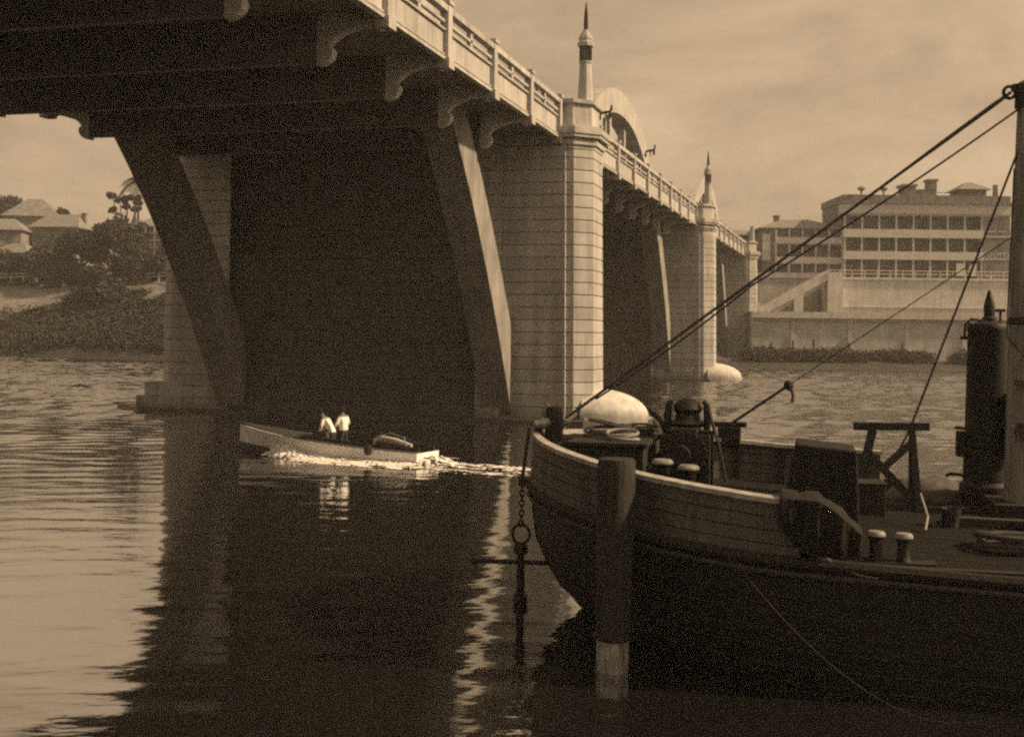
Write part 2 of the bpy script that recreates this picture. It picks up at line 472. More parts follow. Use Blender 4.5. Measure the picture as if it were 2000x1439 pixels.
CH = .655
NC = 22
course_me = {}
def make_pier(j, top):
    pier = empty('pier', (OC, j * PITCH, 0)); pier.parent = bridge
    # thin wet footing with pointed ends
    foot = [(-13.2, -.95), (12.6, -.95), (15.7, 2.2), (12.6, 5.35), (-13.2, 5.35), (-16.2, 1.6)]
    M().prism(foot, 'z', -3, .2).build('footing', 'wet_concrete', pier)
    # recessed core seen in the joints
    if not course_me:
        z1 = .16 + NC * CH
        zc = .16 + 13 * CH; cores = []
        for k in (0, 1):
            cores.append(('core', M().loft([[(x, y, -2) for x, y in pier_plan(False, .14)[k]], [(x, y, z1) for x, y in pier_plan(True, -.03)[k]]])))
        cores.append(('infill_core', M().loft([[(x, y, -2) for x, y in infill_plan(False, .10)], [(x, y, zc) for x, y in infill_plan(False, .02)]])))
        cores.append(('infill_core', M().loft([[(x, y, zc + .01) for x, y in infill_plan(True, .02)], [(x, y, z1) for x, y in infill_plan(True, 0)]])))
        course_me['cores'] = []
        for nm, cm in cores:
            me = cm.mesh(nm); me.materials.append(MATS['joint' if nm == 'core' else 'concrete_infill_shade']); course_me['cores'].append((nm, me))
        for c in range(NC):
            za = .16 + c * CH + .016; zb = .16 + (c + 1) * CH - .016
            up = c >= 13
            e0 = .012 * (15 - za); e1 = .012 * (15 - zb)
            for k, nm, pf, mt in ((0, 'course', lambda u, e: pier_plan(u, e)[0], 'concrete'), (1, 'course', lambda u, e: pier_plan(u, e)[1], 'concrete'), (2, 'infill_course', infill_plan, 'concrete_infill_shade')):
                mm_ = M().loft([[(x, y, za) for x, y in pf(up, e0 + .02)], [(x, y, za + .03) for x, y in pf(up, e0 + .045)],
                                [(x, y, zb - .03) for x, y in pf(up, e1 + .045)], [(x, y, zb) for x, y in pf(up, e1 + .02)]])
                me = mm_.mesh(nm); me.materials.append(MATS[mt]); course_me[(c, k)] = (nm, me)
    for nm, me in course_me['cores']: link(nm, me, None, pier)
    for c in range(NC):
        for k in range(3):
            nm, me = course_me[(c, k)]
            link(nm, me, None, pier)
    z0 = .16 + NC * CH + .02
    # top block under the deck
    for pl_, mt_ in zip(pier_plan(True, 0) + [infill_plan(True, 0)], ('concrete', 'concrete', 'concrete_infill_shade')):
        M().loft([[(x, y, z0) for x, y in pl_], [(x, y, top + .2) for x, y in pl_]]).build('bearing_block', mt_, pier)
    # broad ledge on the inner wall
    M().box(-7.88, 6.58, .02, 1.5, 8.70, 8.92).build('ledge', 'concrete_infill_shade', pier)
    for sg in (1, -1):
        def fl(p): return [(sg * x, y) for x, y in (p if sg > 0 else reversed(p))]
        t = M()
        for ex, a, b_ in ((.10, top - .55, top - .35), (.22, top - .35, top - .12), (.42, top + .02, top + .2), (.50, top + .2, top + .5), (.36, top + .5, top + .62)):
            t.prism(fl(octo(ex, .2, 4.2, 10.7, 12.55, .9)), 'z', a, b_)
        t.prism(fl(octo(.14, .2, 4.2, 10.7, 12.55, .9)), 'z', top - .12, top + .02)
        t.build('cornice', 'concrete', pier)
        M().prism(fl(octo(-.12, .2, 4.2, 10.7, 12.55, .9)), 'z', top + .62, top + 1.85).build('pedestal', 'concrete', pier)
        M().prism(fl(octo(.06, .2, 4.2, 10.7, 12.55, .9)), 'z', top + 1.85, top + 2.05).build('pedestal_cap', 'concrete', pier)
        px, py, pz = sg * 11.85, 2.2, top + 2.05
        M().lathe([(.56, -.3), (.56, .12), (.45, .2), (.42, .3), (.32, 2.2), (.37, 2.24), (.37, 2.34)], (px, py, pz), 8, pi / 8).build('pylon_shaft', 'concrete', pier)
        if j == 2: continue
        M().lathe([(.25, 2.34), (.25, 3.14)], (px, py, pz), 8, pi / 8).build('lantern', 'glass_lamp', pier)
        pil = M()
        for k in range(4):
            a = pi / 4 + k * pi / 2
            pil.beam((px + .33 * cos(a), py + .33 * sin(a), pz + 2.34), (px + .33 * cos(a), py + .33 * sin(a), pz + 3.14), .10)
        pil.build('lantern_posts', 'iron', pier)
        M().lathe([(.44, 3.14), (.46, 3.34), (.36, 3.42), (.40, 3.56), (.34, 3.72), (.16, 4.0), (.12, 4.06)], (px, py, pz), 8, pi / 8).build('pylon_cap', 'concrete', pier)
        M().lathe([(.12, 4.0), (.13, 4.25), (.10, 4.9), (.055, 5.3), (.02, 5.55)], (px, py, pz), 8).build('spike', 'iron', pier)
    # rounded cutwater nose, right-hand end
    rings = []
    for i in range(13):
        a = pi / 2 * i / 12
        rings.append([(12.25 + 3.25 * sin(a) , 2.2 + 2.35 * cos(a) * cos(t_), .05 + 1.75 * cos(a) ** .8 * max(0, sin(t_)) ** .9 if 0 < t_ < pi else .05) for t_ in [pi * k / 14 for k in range(15)]])
    M().loft(rings, cap=False, close=False).build('cutwater', 'concrete_pale', pier, smooth=True)
    M().prism([(12.5, -.2), (14.9, 1.1), (15.65, 2.2), (14.9, 3.3), (12.5, 4.6)], 'z', .16, .34).build('cutwater_kerb', 'concrete_pale', pier)
    # stepped plinth, left-hand end
    M().box(-13.75, -10.8, -.3, 4.7, .16, .87).build('plinth', 'concrete', pier)
    M().box(-13.25, -10.8, -.22, 4.62, .89, 1.67).build('plinth', 'concrete', pier)
    return pier
for j in (-1, 0, 1, 2):
    make_pier(j, 14.95 + dz(j * PITCH))

# ribs, hangers
NB = 9
BAY = (PITCH - TPIER) / NB
def span_start(j): return j * PITCH + TPIER
def rib_curve(s0):
    c = s0 + HALF; pts = []
    n = 56
    for i in range(n + 1):
        u = -1.035 + 2.07 * i / n
        s_ = c + HALF * u
        zi = 21.2 * (1 - abs(u) ** 2.25) + dz(c)
        m_ = -21.2 * 2.25 * abs(u) ** 1.25 * (1 if u > 0 else -1) / HALF
        d = 1.8 + .55 * abs(u) ** 3
        nl = sqrt(1 + m_ * m_)
        pts.append((s_, zi, s_ - m_ / nl * d, zi + d / nl))
    return pts
rib_z = lambda s0, s_: 21.2 * (1 - abs((s_ - s0 - HALF) / HALF) ** 2.25) + dz(s0 + HALF)
for j in (-1, 0, 1):
    s0 = span_start(j)
    for sg in (1, -1):
        xo, xi = OC + sg * 8.6, OC + sg * 7.05
        rc = rib_curve(s0)
        rings = [[(xo, a, b_), (xi, a, b_), (xi, c_, d_), (xo, c_, d_)] for a, b_, c_, d_ in rc]
        if sg > 0: rings = [list(reversed(r)) for r in rings]
        zd = 15.4 + dz(s0 + HALF)
        ia = next(i for i, r in enumerate(rc) if r[1] > zd); ib = next(i for i in range(len(rc) - 1, 0, -1) if rc[i][1] > zd)
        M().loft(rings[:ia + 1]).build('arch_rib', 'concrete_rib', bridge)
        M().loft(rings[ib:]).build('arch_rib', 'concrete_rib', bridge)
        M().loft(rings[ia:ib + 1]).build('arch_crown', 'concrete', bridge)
        for i in range(1, NB):
            s_ = s0 + i * BAY
            zr = rib_z(s0, s_)
            zt = 15.4 + dz(s_)
            if zr > zt + 1.0:
                M().box(OC + sg * 7.82 - .28, OC + sg * 7.82 + .28, s_ - .3, s_ + .3, zt, zr + .1).build('hanger', 'concrete', bridge)

# deck
SA, SB = -95.0, 150.0
ss = [SA + (SB - SA) * i / 49 for i in range(50)]
M().loft([[(OC - 10.7, s_, 15.2 + dz(s_)), (OC + 10.7, s_, 15.2 + dz(s_)), (OC + 10.7, s_, 15.6 + dz(s_)), (OC - 10.7, s_, 15.6 + dz(s_))] for s_ in ss]).build('deck_slab', 'concrete_soffit_shade', bridge)
BR = [(11.02, 15.19), (11.02, 14.72), (10.92, 14.58), (10.75, 14.55), (10.6, 14.62), (10.5, 14.72), (10.2, 14.72), (9.85, 14.66), (9.5, 14.54), (9.22, 14.38), (9.04, 14.22), (8.98, 14.12),
      (9.1, 14.06), (9.14, 13.92), (9.08, 13.74), (8.94, 13.6), (8.76, 13.52), (8.56, 13.5), (8.56, 15.19)]
br_me = {}
for sg in (1, -1):
    p = [(sg * x, z) for x, z in BR]
    if sg < 0: p.reverse()
    br_me[sg] = M().prism(p, 'y', -.19, .19).mesh('bracket'); br_me[sg].materials.append(MATS['concrete_pale'])
beam_me = M().box(-8.56, 8.56, -.17, .17, 13.6, 15.19).mesh('cross_beam'); beam_me.materials.append(MATS['concrete_soffit_shade'])
post_m = M().box(-.17, .17, -.24, .24, 14.98, 17.0).box(-.23, .23, -.3, .3, 17.0, 17.14).box(-.24, .24, -.34, .34, 14.6, 14.98)
post_me = post_m.mesh('post'); post_me.materials.append(MATS['concrete'])
mid_me = M().box(-.09, .09, -.14, .14, 16.07, 16.72).mesh('baluster'); mid_me.materials.append(MATS['concrete'])
def frame(s_, beam=True):
    z = dz(s_)
    if beam:
        link('cross_beam', beam_me, None, bridge).location = (OC, s_, z)
    for sg in (1, -1):
        if beam: link('bracket', br_me[sg], None, bridge).location = (OC, s_, z)
        link('post', post_me, None, bridge).location = (OC + sg * 10.92, s_, z)
def bay(a, b_):
    for sg in (1, -1):
        def sl(name, x0, x1, z0, z1, material, ya=a, yb=b_):
            X0, X1 = sorted((OC + sg * (x0 + DX), OC + sg * (x1 + DX)))
            M().loft([[(X0, y, z0 + dz(y)), (X1, y, z0 + dz(y)), (X1, y, z1 + dz(y)), (X0, y, z1 + dz(y))] for y in (ya, yb)]).build(name, material, bridge)
        A, B = a + .24, b_ - .24
        sl('fascia_panel', 10.41, 10.58, 14.9, 16.0, 'concrete', A, B)
        sl('base_moulding', 10.582, 10.70, 14.9, 15.02, 'concrete', A, B)
        sl('string_course', 10.582, 10.66, 15.09, 15.15, 'concrete', A, B)
        sl('panel_cap', 10.36, 10.68, 16.0, 16.07, 'concrete', A, B)
        sl('mid_rail', 10.5, 10.66, 16.30, 16.40, 'concrete', A, B)
        sl('top_rail', 10.44, 10.76, 16.72, 16.95, 'concrete', A, B)
        link('baluster', mid_me, None, bridge).location = (OC + sg * 10.87, (a + b_) / 2, dz((a + b_) / 2))
for j in (-1, 0, 1):
    s0 = span_start(j)
    pts = [s0 + .1] + [s0 + BAY * i for i in range(1, NB)] + [s0 + BAY * NB - .1]
    for i, s_ in enumerate(pts):
        frame(s_, beam=0 < i < NB)
    for a, b_ in zip(pts, pts[1:]): bay(a, b_)
for k in range(5):      # approach beyond the far pier
    a = 2 * PITCH + TPIER + .1 + k * 5.0
    frame(a, beam=True); bay(a, a + 5.0)
for k in range(5):      # approach behind the near pier
    b_ = -PITCH - .1 - k * 6.2
    frame(b_ - 6.2, beam=True); bay(b_ - 6.2, b_)

# small lamp brackets standing above the parapet
def lamp_bracket(s_, label):
    t = empty('lamp_bracket', (0, 0, 0)); t.parent = None
    wx = BX + cos(TH) * (OC + 10.9) + sin(TH) * s_; wy = BY - sin(TH) * (OC + 10.9) + cos(TH) * s_
    t.location = (wx, wy, 17.14 + dz(s_)); t.rotation_euler = (0, 0, -TH)
    M().tube([(0, 0, 0), (0, 0, .5), (0, 0, 1.0)], [.05, .035, .03], 6).build('stem', 'concrete_pale', t)
    h = 1.05
    k_ = 1.0
    m = M().tube([(-.36, -.1, h - .02), (-.30, -.08, h + .14), (0, 0, h + .2), (.26, .07, h + .24), (.32, .09, h + .42), (.34, .1, h + .66)], [.05, .09, .09, .09, .08, .05], 6)
    m.tube([(0, 0, h - .1), (0, 0, h + .2)], .05, 6)
    m.build('arm', 'iron', t)
    M().lathe([(.03, .0), (.09, -.08), (.08, -.26), (.02, -.32)], (-.36, -.1, h), 8).build('lantern', 'iron', t)
    M().lathe([(.03, .0), (.09, -.08), (.08, -.30), (.02, -.38)], (.26, .07, h + .2), 8).build('lantern', 'iron', t)
    tag(t, label, 'lamp bracket', 'lamp brackets on the parapet')
lamp_bracket(13.0, 'dark lamp bracket above the parapet just right of the nearest spired pier')
lamp_bracket(31.0, 'small dark lamp bracket at the foot of the rainbow arch, right side')

# ------------------------------------------------------------------ far right bank: walls, stairs, buildings
def wall_lower():
    t = empty('retaining_wall', (75, 176, 0))
    X0, X1 = 34.4 - 75, 75
    M().box(X0, X1, 0, 1.2, -2, 7.1).build('wall_face', 'render_wall', t)
    M().box(X0, X1, -.55, 1.4, 7.1, 8.0).build('coping', 'wall_coping', t)
    M().box(X0, X1, -.2, 0, 6.7, 7.1).build('corbel_course', 'render_wall', t)
    for k in range(9):
        x = X0 + 6 + k * 8.2
        M().box(x - .3, x + .3, -.18, 0, -1, 6.7).build('buttress_strip', 'render_wall', t)
    tag(t, 'long pale rendered river wall with a projecting coping and bushes below', 'retaining wall')
wall_lower()
tr = M().box(34.4, 150, 177.2, 190, 1, 7.9).build('lower_terrace', 'grass_bank'); tag(tr, kind='structure')
tr = M().box(46.9, 150, 185.2, 320, 1, 13.3).build('upper_terrace', 'grass_bank'); tag(tr, kind='structure')
tr = M().box(30, 46.9, 196, 320, 1, 13.3).build('side_terrace', 'grass_bank'); tag(tr, kind='structure')
t = empty('terrace_wall', (75, 184, 7.9))
M().box(46.9 - 75, 75, 0, 1.2, 0, 5.2).build('wall_face', 'wall_coping', t)
M().box(46.9 - 75, 75, -.25, 1.4, 5.2, 5.55).build('coping', 'wall_coping', t)
M().box(46.9 - 75, 75, -.12, 0, 1.0, 1.2).build('string_course', 'wall_coping', t)
tag(t, 'plain pale upper terrace wall below the long verandah building', 'terrace wall')
t = empty('terrace_railing', (75, 184.5, 13.45))
for z in (.55, 1.05):
    M().tube([(47.2 - 75, 0, z), (60, 0, z)], .05, 5).build('rail', 'paint_pale', t)
for k in range(30):
    x = 47.4 - 75 + k * 1.9
    M().box(x - .06, x + .06, -.06, .06, 0, 1.1).build('post', 'paint_pale', t)
tag(t, 'thin white railing along the top of the upper terrace wall', 'railing')
# stairs
t = empty('outside_stair', (47, 182.6, 7.9))
st = M(); n = 18
for k in range(n):
    x0 = -9.2 + k * 9.2 / n; z1 = (k + 1) * 5.3 / n
    st.box(x0, x0 + 9.2 / n, 0, 1.35, max(0, z1 - 1.0) , z1)
st.build('steps', 'concrete', t)
M().prism([(-10.0, 0), (-9.0, 0), (0, 5.0), (0, 6.3), (-.6, 6.3), (-10.0, .95)], 'y', -.25, -.003).build('stair_parapet', 'wall_coping', t)
M().box(-.02, 2.2, -.4, 1.39, 0, 6.2).build('stair_pier', 'wall_coping', t)
M().box(-5.0, -3.6, -.2, 1.3, 0, 3.0).build('stair_pier', 'wall_coping', t)
M().box(-10.6, -9.9, -.4, 1.3, 0, 1.5).build('newel', 'wall_coping', t)
tag(t, 'outside stair with sloping pale parapet climbing from the lower terrace', 'stair')
# abutment beside the far pier
t = M().box(0, 12.5, 0, 14, 0, 12.4).box(-.2, 12.7, -.2, 14.2, 12.4, 13.2).build('bridge_abutment', 'concrete')
t.location = (34.4, 188, 1.0); tag(t, 'plain concrete abutment block at the far end of the bridge', 'abutment')
# mooring posts in front of the wall
for k, (x, hgt) in enumerate([(36.5, 3.0), (39.6, 3.3), (42.5, 3.5), (47.5, 3.0), (55.0, 3.0)]):
    p = M().tube([(0, 0, -2), (.05, 0, hgt * .6), (0.02, 0, hgt)], [.17, .15, .13], 7).build('mooring_post', 'timber_dark')
    p.location = (x, 172.5, .6)
    tag(p, ['thin mooring post nearest the far bridge pier', 'second thin mooring post from the far bridge pier', 'third thin mooring post from the far bridge pier',
            'mooring post standing in the bushes below the stair pier', 'lone mooring post furthest right before the river wall'][k], 'post', 'mooring posts along the river wall')

def verandah_building():
    t = empty('verandah_building', (52, 192, 13.3))
    Wd = 26.0; D = 14
    M().box(0, Wd, 2.6, D, 0, 12.4).build('wall', 'brick_wall', t)
    M().box(Wd - 4.2, Wd, .0, 2.6, 0, 12.4).build('end_bay', 'brick_wall', t)
    floors = [0.0, 3.7, 7.15, 10.55]
    for i, z in enumerate(floors[1:], 1):
        M().box(-.15, Wd - 4.2, .0, 2.6, z - .22, z).build('verandah_floor', 'paint_pale', t)
    for i, z in enumerate((3.7, 7.15)):
        M().box(-.15, Wd - 4.2, -.12, -.0, z - .35, z + .95).build('balustrade', 'paint_pale', t)
    M().box(-.3, Wd + .1, -.25, 2.6, 10.56, 12.1).build('entablature', 'paint_pale', t)
    M().box(-.6, Wd + .4, -.6, 2.9, 12.1, 12.45).build('cornice', 'brick_wall', t)
    M().box(-.2, Wd, -.1, .3, 12.45, 13.5).build('parapet', 'brick_wall', t)
    M().box(-.2, .2, .3, D, 12.45, 13.5).build('parapet', 'brick_wall', t)
    for i, z in enumerate(floors[:3]):
        zt = floors[i + 1] - .22
        for k in range(9):
            x = .1 + k * (Wd - 4.5) / 8
            M().box(x - .12, x + .12, .02, .26, z, zt).build('verandah_post', 'paint_pale', t)
        for k in range(8):
            x = 1.4 + k * (Wd - 4.5) / 8
            wdw = M().box(x - .6, x + .6, 2.5, 2.63, z + .1, z + 2.45).build('french_window', 'window_dark', t)
            M().box(x - .72, x + .72, 2.46, 2.498, z + 2.45, z + 2.6).build('lintel', 'paint_pale', wdw)
            bl = random.Random(int(k * 7 + i * 31)).random()
            if bl > .45:
                M().box(x - .56, x + .56, 2.44, 2.49, z + 2.4 - 1.9 * (bl - .4), z + 2.44).build('blind', 'timber_wall', wdw)
    for k, (x, z) in enumerate([(Wd - 1.3, 4.6), (Wd - 1.3, 8.0), (Wd - 3.0, 8.0), (Wd - 3.0, 1.0)]):
        wdw = M().box(x - .45, x + .45, -.04, .1, z, z + 1.7).build('window', 'window_dark', t)
        M().box(x - .6, x + .6, -.14, -.0, z - .2, z - .02).build('sill', 'paint_pale', wdw)
    for z in (3.5, 7.0, 10.3):
        M().box(Wd - 4.2, Wd + .1, -.1, .0, z, z + .22).build('string_course', 'paint_pale', t)
    # white sheets of canvas hung at the ground floor
    for x in (17.6, 19.6):
        M().box(x, x + 1.2, -.05, .0, .9, 2.9).build('blind', 'paint_pale', t)
    # roof furniture
    for x in (2.6, 6.1):
        M().lathe([(.14, 13.5), (.16, 14.0), (.62, 14.35), (.7, 14.5), (.3, 14.75), (.08, 14.9)], (x, .1, 0), 10).build('roof_urn', 'brick_wall', t)
    M().box(9.3, 11.2, .4, 3, 13.5, 14.9).box(9.0, 11.5, .1, 3.3, 14.9, 15.25).build('chimney', 'brick_wall', t)
    M().box(11.2, 14.6, .6, 3, 13.5, 14.5).build('roof_room', 'brick_wall', t)
    M().box(13.3, 14.6, .5, 2.4, 14.5, 15.8).box(13.1, 14.8, .3, 2.6, 15.8, 16.1).build('chimney', 'brick_wall', t)
    M().box(18.6, 22.6, 1, 6, 13.0, 14.6).build('roof_room', 'brick_wall', t)
    M().loft([[(17.9, .3, 14.6), (23.3, .3, 14.6), (23.3, 6.7, 14.6), (17.9, 6.7, 14.6)], [(20.2, 3.2, 16.0), (21.0, 3.2, 16.0), (21.0, 3.8, 16.0), (20.2, 3.8, 16.0)]]).build('hip_roof', 'roof_iron', t)
    M().box(Wd - 2.2, Wd - 1.6, 1, 1.6, 12.4, 15.4).build('chimney', 'brick_wall', t)
    M().tube([(14.6, .4, 14.0), (18.6, 1.2, 14.0)], .06, 5).build('roof_rail', 'iron', t)
    cu = bpy.data.curves.new('lettering', 'FONT'); cu.body = 'LOUVRE'; cu.size = 1.15; cu.extrude = .03; cu.align_x = 'CENTER'
    cu.space_character = 1.15
    tmp = bpy.data.objects.new('tmp_text', cu); C.objects.link(tmp); bpy.context.view_layer.update()
    me = bpy.data.meshes.new_from_object(tmp.evaluated_get(bpy.context.evaluated_depsgraph_get())); bpy.data.objects.remove(tmp)
    me.materials.clear(); tx = link('lettering', me, 'paint_pale', t); tx.location = (Wd - 2.1, -.09, 3.85); tx.rotation_euler = (pi / 2, 0, 0); tx.scale = (.92, 1, 1)
    tag(t, 'long four level building with stacked pale verandahs and chimneys on its parapet', 'building')
verandah_building()

def hip_house(name, loc, rz, w_, d_, h_, rh, label, wallm, roofm, windows, over=.6, chim=None, extra=None, ridge=.35):
    t = empty(name, loc, rz)
    M().box(-w_ / 2, w_ / 2, -d_ / 2, d_ / 2, -3, h_).build('wall', wallm, t)
    a, b_ = w_ / 2 + over, d_ / 2 + over; r = w_ / 2 * ridge
    M().loft([[(-a, -b_, h_ + .02), (a, -b_, h_ + .02), (a, b_, h_ + .02), (-a, b_, h_ + .02)], [(-a, -b_, h_ + .2), (a, -b_, h_ + .2), (a, b_, h_ + .2), (-a, b_, h_ + .2)],
              [(-r, -.08, h_ + rh), (r, -.08, h_ + rh), (r, .08, h_ + rh), (-r, .08, h_ + rh)]]).build('roof', roofm, t)
    for (x, z, ww, hh) in windows:
        f = M().box(x - ww / 2, x + ww / 2, -d_ / 2 - .05, -d_ / 2 + .1, z, z + hh).build('window', 'window_dark', t)
        M().box(x - ww / 2 - .12, x + ww / 2 + .12, -d_ / 2 - .14, -d_ / 2 - .052, z - .16, z).build('sill', 'paint_pale', f)
    if chim:
        x, y, hh = chim
        M().box(x - .4, x + .4, y - .4, y + .4, h_, h_ + hh).box(x - .5, x + .5, y - .5, y + .5, h_ + hh, h_ + hh + .25).build('chimney', 'brick_wall', t)
    if extra: extra(t)
    tag(t, label, 'house' if name != 'hotel_building' else 'building')
    return t
def vx(t):
    for z in (2.8, 5.9):
        M().box(-4.5, 6.2, -6.6, -5.0, z - .15, z).build('verandah_floor', 'paint_pale', t)
        M().box(-4.5, 6.2, -6.7, -6.6, z, z + .9).build('balustrade', 'paint_pale', t)
    for k in range(6):
        x = -4.4 + k * 2.1
        M().box(x - .1, x + .1, -6.58, -6.38, 0, 8.0).build('verandah_post', 'paint_pale', t)
    M().box(-6.25, -5.0, -5.2, -4.98, 3.2, 7.4).build('notice_board', 'paint_pale', t)
hip_house('hotel_building', (46.0, 200, 13.3), 0, 12.6, 10, 8.2, 2.0, 'two storey hipped roof building left of the long verandah building', 'brick_wall', 'roof_iron',
          [(-3 + 2.1 * k, z, 1.0, 1.9) for k in range(4) for z in (.6, 3.5, 6.2)], chim=(-3.0, 0, 2.4), extra=vx)
def vx2(t):
    M().box(-3.2, -1.9, -4.3, -4.02, 0, 7.6).build('pilaster', 'paint_pale', t)
    M().box(3.0, 4.3, -4.3, -4.02, 0, 7.6).build('pilaster', 'paint_pale', t)
hip_house('flat_roof_house', (37.3, 206, 13.3), 0, 9.6, 8, 7.6, 1.3, 'low dark building with a pale pilaster right behind the bridge parapet end', 'brick_wall', 'roof_iron',
          [(-.4, 1.5, 1.2, 2), (1.6, 1.5, 1.2, 2)], extra=vx2, ridge=.8)

# ------------------------------------------------------------------ left bank houses, fence
# pixel-independent: laid out on the hill slope
def pt(x, y, zoff=0): return (x, y, ground_z(x, y) + zoff)
h1 = hip_house('hill_house', (-97.6, 250, 22.0), radians(8), 10, 9, 4.6, 4.0, 'dark roofed house on the skyline, highest at far left', 'timber_wall', 'brick_wall',
               [(-2.5, 2, 1.2, 1.8), (1.5, 2, 1.2, 1.8)], chim=(4.8, 0, 2.2), ridge=.28)
h2 = hip_house('hill_house', (-85.2, 232, 18.0), radians(-4), 8.6, 8, 5.0, 2.9, 'house with broad pale iron roof beside the dark tree crowns', 'timber_wall', 'roof_pale',
               [(2.6, 2, 1.0, 1.4)], chim=(4.0, 0, 2.9), ridge=.7)
M().box(-3.4, -.4, -4.4, -4.02, 2.4, 4.9).build('open_porch', 'window_dark', h2)
h3 = hip_house('hill_house', (-93.5, 226, 18.4), radians(6), 7, 7, 3.6, 2.4, 'small low house with a pale roof below the skyline house', 'timber_wall', 'roof_pale',
               [(-2.0, 1, 1.0, 1.5), (1.5, 1, 1.0, 1.5)], ridge=.4)
hip_house('hill_house', (-102.5, 240, 18.5), radians(14), 7.5, 7, 3.4, 2.6, 'house with a dark roof cut by the left edge of the picture', 'timber_wall', 'roof_iron', [(1.2, 1, 1, 1.4)], ridge=.35)
hip_house('hill_house', (-88.5, 219, 14.2), radians(-8), 6.5, 6, 3.2, 2.0, 'little house half hidden by small trees above the path fence', 'timber_wall', 'roof_iron', [(-1.4, 1, 1, 1.4), (1.4, 1, 1, 1.4)], ridge=.4)
def lat(t):
    for k in range(5):
        z = 1.2 + k * 1.25
        M().box(-3.4, 3.4, -4.7, -4.5, z, z + .22).build('verandah_rail', 'paint_pale', t)
    for k in range(5):
        x = -3.3 + k * 1.65
        M().box(x - .12, x + .12, -4.7, -4.5, 0, 7.4).build('verandah_post', 'paint_pale', t)
    M().box(-3.4, 3.4, -4.6, -4.0, 7.2, 7.5).build('verandah_roof', 'roof_pale', t)
hip_house('verandah_house', pt(-62.2, 213, 1.0), radians(-6), 6, 8, 7.2, 2.0, 'tall house with white verandah rails between dark trees and bridge rib', 'timber_wall', 'roof_iron', [(0, 1, 1, 1.6), (0, 4.4, 1, 1.6)], extra=lat)

def fence(xa, xb, d, label, rails=(.5, 1.05), hgt=1.2, step=2.2, rad=.07):
    t = empty('path_fence', pt(xa, edge(xa) + d))
    x = xa; prev = None
    while x <= xb + .01:
        p = Vector(pt(x, edge(x) + d)) - t.location
        M().box(p.x - .08, p.x + .08, p.y - .08, p.y + .08, p.z - .5, p.z + hgt).build('post', 'paint_pale', t)
        if prev is not None:
            for r in rails:
                M().beam(prev + Vector((0, -.1, r)), p + Vector((0, -.1, r)), .1, .16).build('rail', 'paint_pale', t)
        prev = p; x += step
    tag(t, label, 'fence')
fence(-98, -71, 27.5, 'white rail fence along the bank path at far left')
fence(-65.5, -52, 27.5, 'white double rail fence just left of the stone pier')

# ------------------------------------------------------------------ vegetation
def leaf_blob(m, c, r, n, size, rng, squash=.8):
    for _ in range(n):
        while True:
            p = Vector((rng.uniform(-1, 1), rng.uniform(-1, 1), rng.uniform(-1, 1)))
            if .35 < p.length < 1: break
        q = Vector((c[0] + p.x * r, c[1] + p.y * r, c[2] + p.z * r * squash))
        a = Vector((rng.uniform(-1, 1), rng.uniform(-1, 1), rng.uniform(-.6, .6))).normalized()
        b_ = a.cross(Vector((rng.uniform(-1, 1), rng.uniform(-1, 1), rng.uniform(-1, 1)))).normalized()
        s_ = size * rng.uniform(.6, 1.4)
        m.add([q - a * s_, q + b_ * s_ * .6, q + a * s_, q - b_ * s_ * .6], [(0, 1, 2, 3)])
def tree(loc, h, r, label, mt='foliage', kind='round', seed=1, name='bank_tree', leaf=.38):
    rng = random.Random(seed)
    t = empty(name, loc)
    tops = []
    k = rng.randint(5, 7) if kind == 'round' else 9
    tm = M()
    base = h * (.35 if kind == 'round' else .4)
    tm.tube([(0, 0, -1), (.1, .05, base * .5), (0, 0, base), (.1, 0, h * .7)], [h * .035, h * .028, h * .022, h * .01], 7)
    for i in range(k):
        a = 2 * pi * i / k + rng.uniform(-.4, .4)
        rr = r * rng.uniform(.45, .8); z = rng.uniform(base * 1.05, h * .88)
        if kind == 'gum': rr = r * rng.uniform(.35, 1.0); z = rng.uniform(h * .55, h * .98)
        e = Vector((cos(a) * rr, sin(a) * rr, z)); tops.append(e)
        tm.tube([(0, 0, base * .8), e * .5 + Vector((0, 0, base * .35)), e], [h * .014, h * .010, h * .004], 5)
    tops.append(Vector((0, 0, h * .86)))
    tm.build('trunk', 'bark', t)
    cm = M()
    if kind == 'round':
        for e in tops:
            leaf_blob(cm, e, r * rng.uniform(.42, .6), 420, leaf, rng)
            for _ in range(3):
                d = Vector((rng.uniform(-1, 1), rng.uniform(-1, 1), rng.uniform(-.5, .9))).normalized() * r * .45
                leaf_blob(cm, e + d, r * rng.uniform(.16, .26), 90, leaf * .8, rng)
    elif kind == 'gum':
        for e in tops:
            for _ in range(3):
                d = Vector((rng.uniform(-1, 1), rng.uniform(-1, 1), rng.uniform(-.5, .5))) * r * .16
                leaf_blob(cm, e + d, r * rng.uniform(.10, .2), 60, leaf * .8, rng)
    elif kind == 'palm':
        for i in range(17):
            a = 2 * pi * i / 17 + rng.uniform(-.15, .15); el = rng.uniform(.1, 1.1)
            pts = [Vector((cos(a) * r * u, sin(a) * r * u, h + el * r * u * 1.0 - r * 1.1 * u * u)) for u in (0, .25, .5, .75, 1.0)]
            for p, q in zip(pts, pts[1:]):
                d = (q - p); sd = d.cross(Vector((0, 0, 1))).normalized()
                for m_ in range(4):
                    c = p + d * (m_ / 4)
                    for sg in (1, -1):
                        cm.add([c, c + d * .16, c + sd * sg * .75 + Vector((0, 0, -.35)) + d * .3, c + sd * sg * .7 + Vector((0, 0, -.4)) + d * .2], [(0, 1, 2, 3)])
    cm.build('crown', mt, t)
    tag(t, label, 'tree', 'trees on the far left bank')
    return t
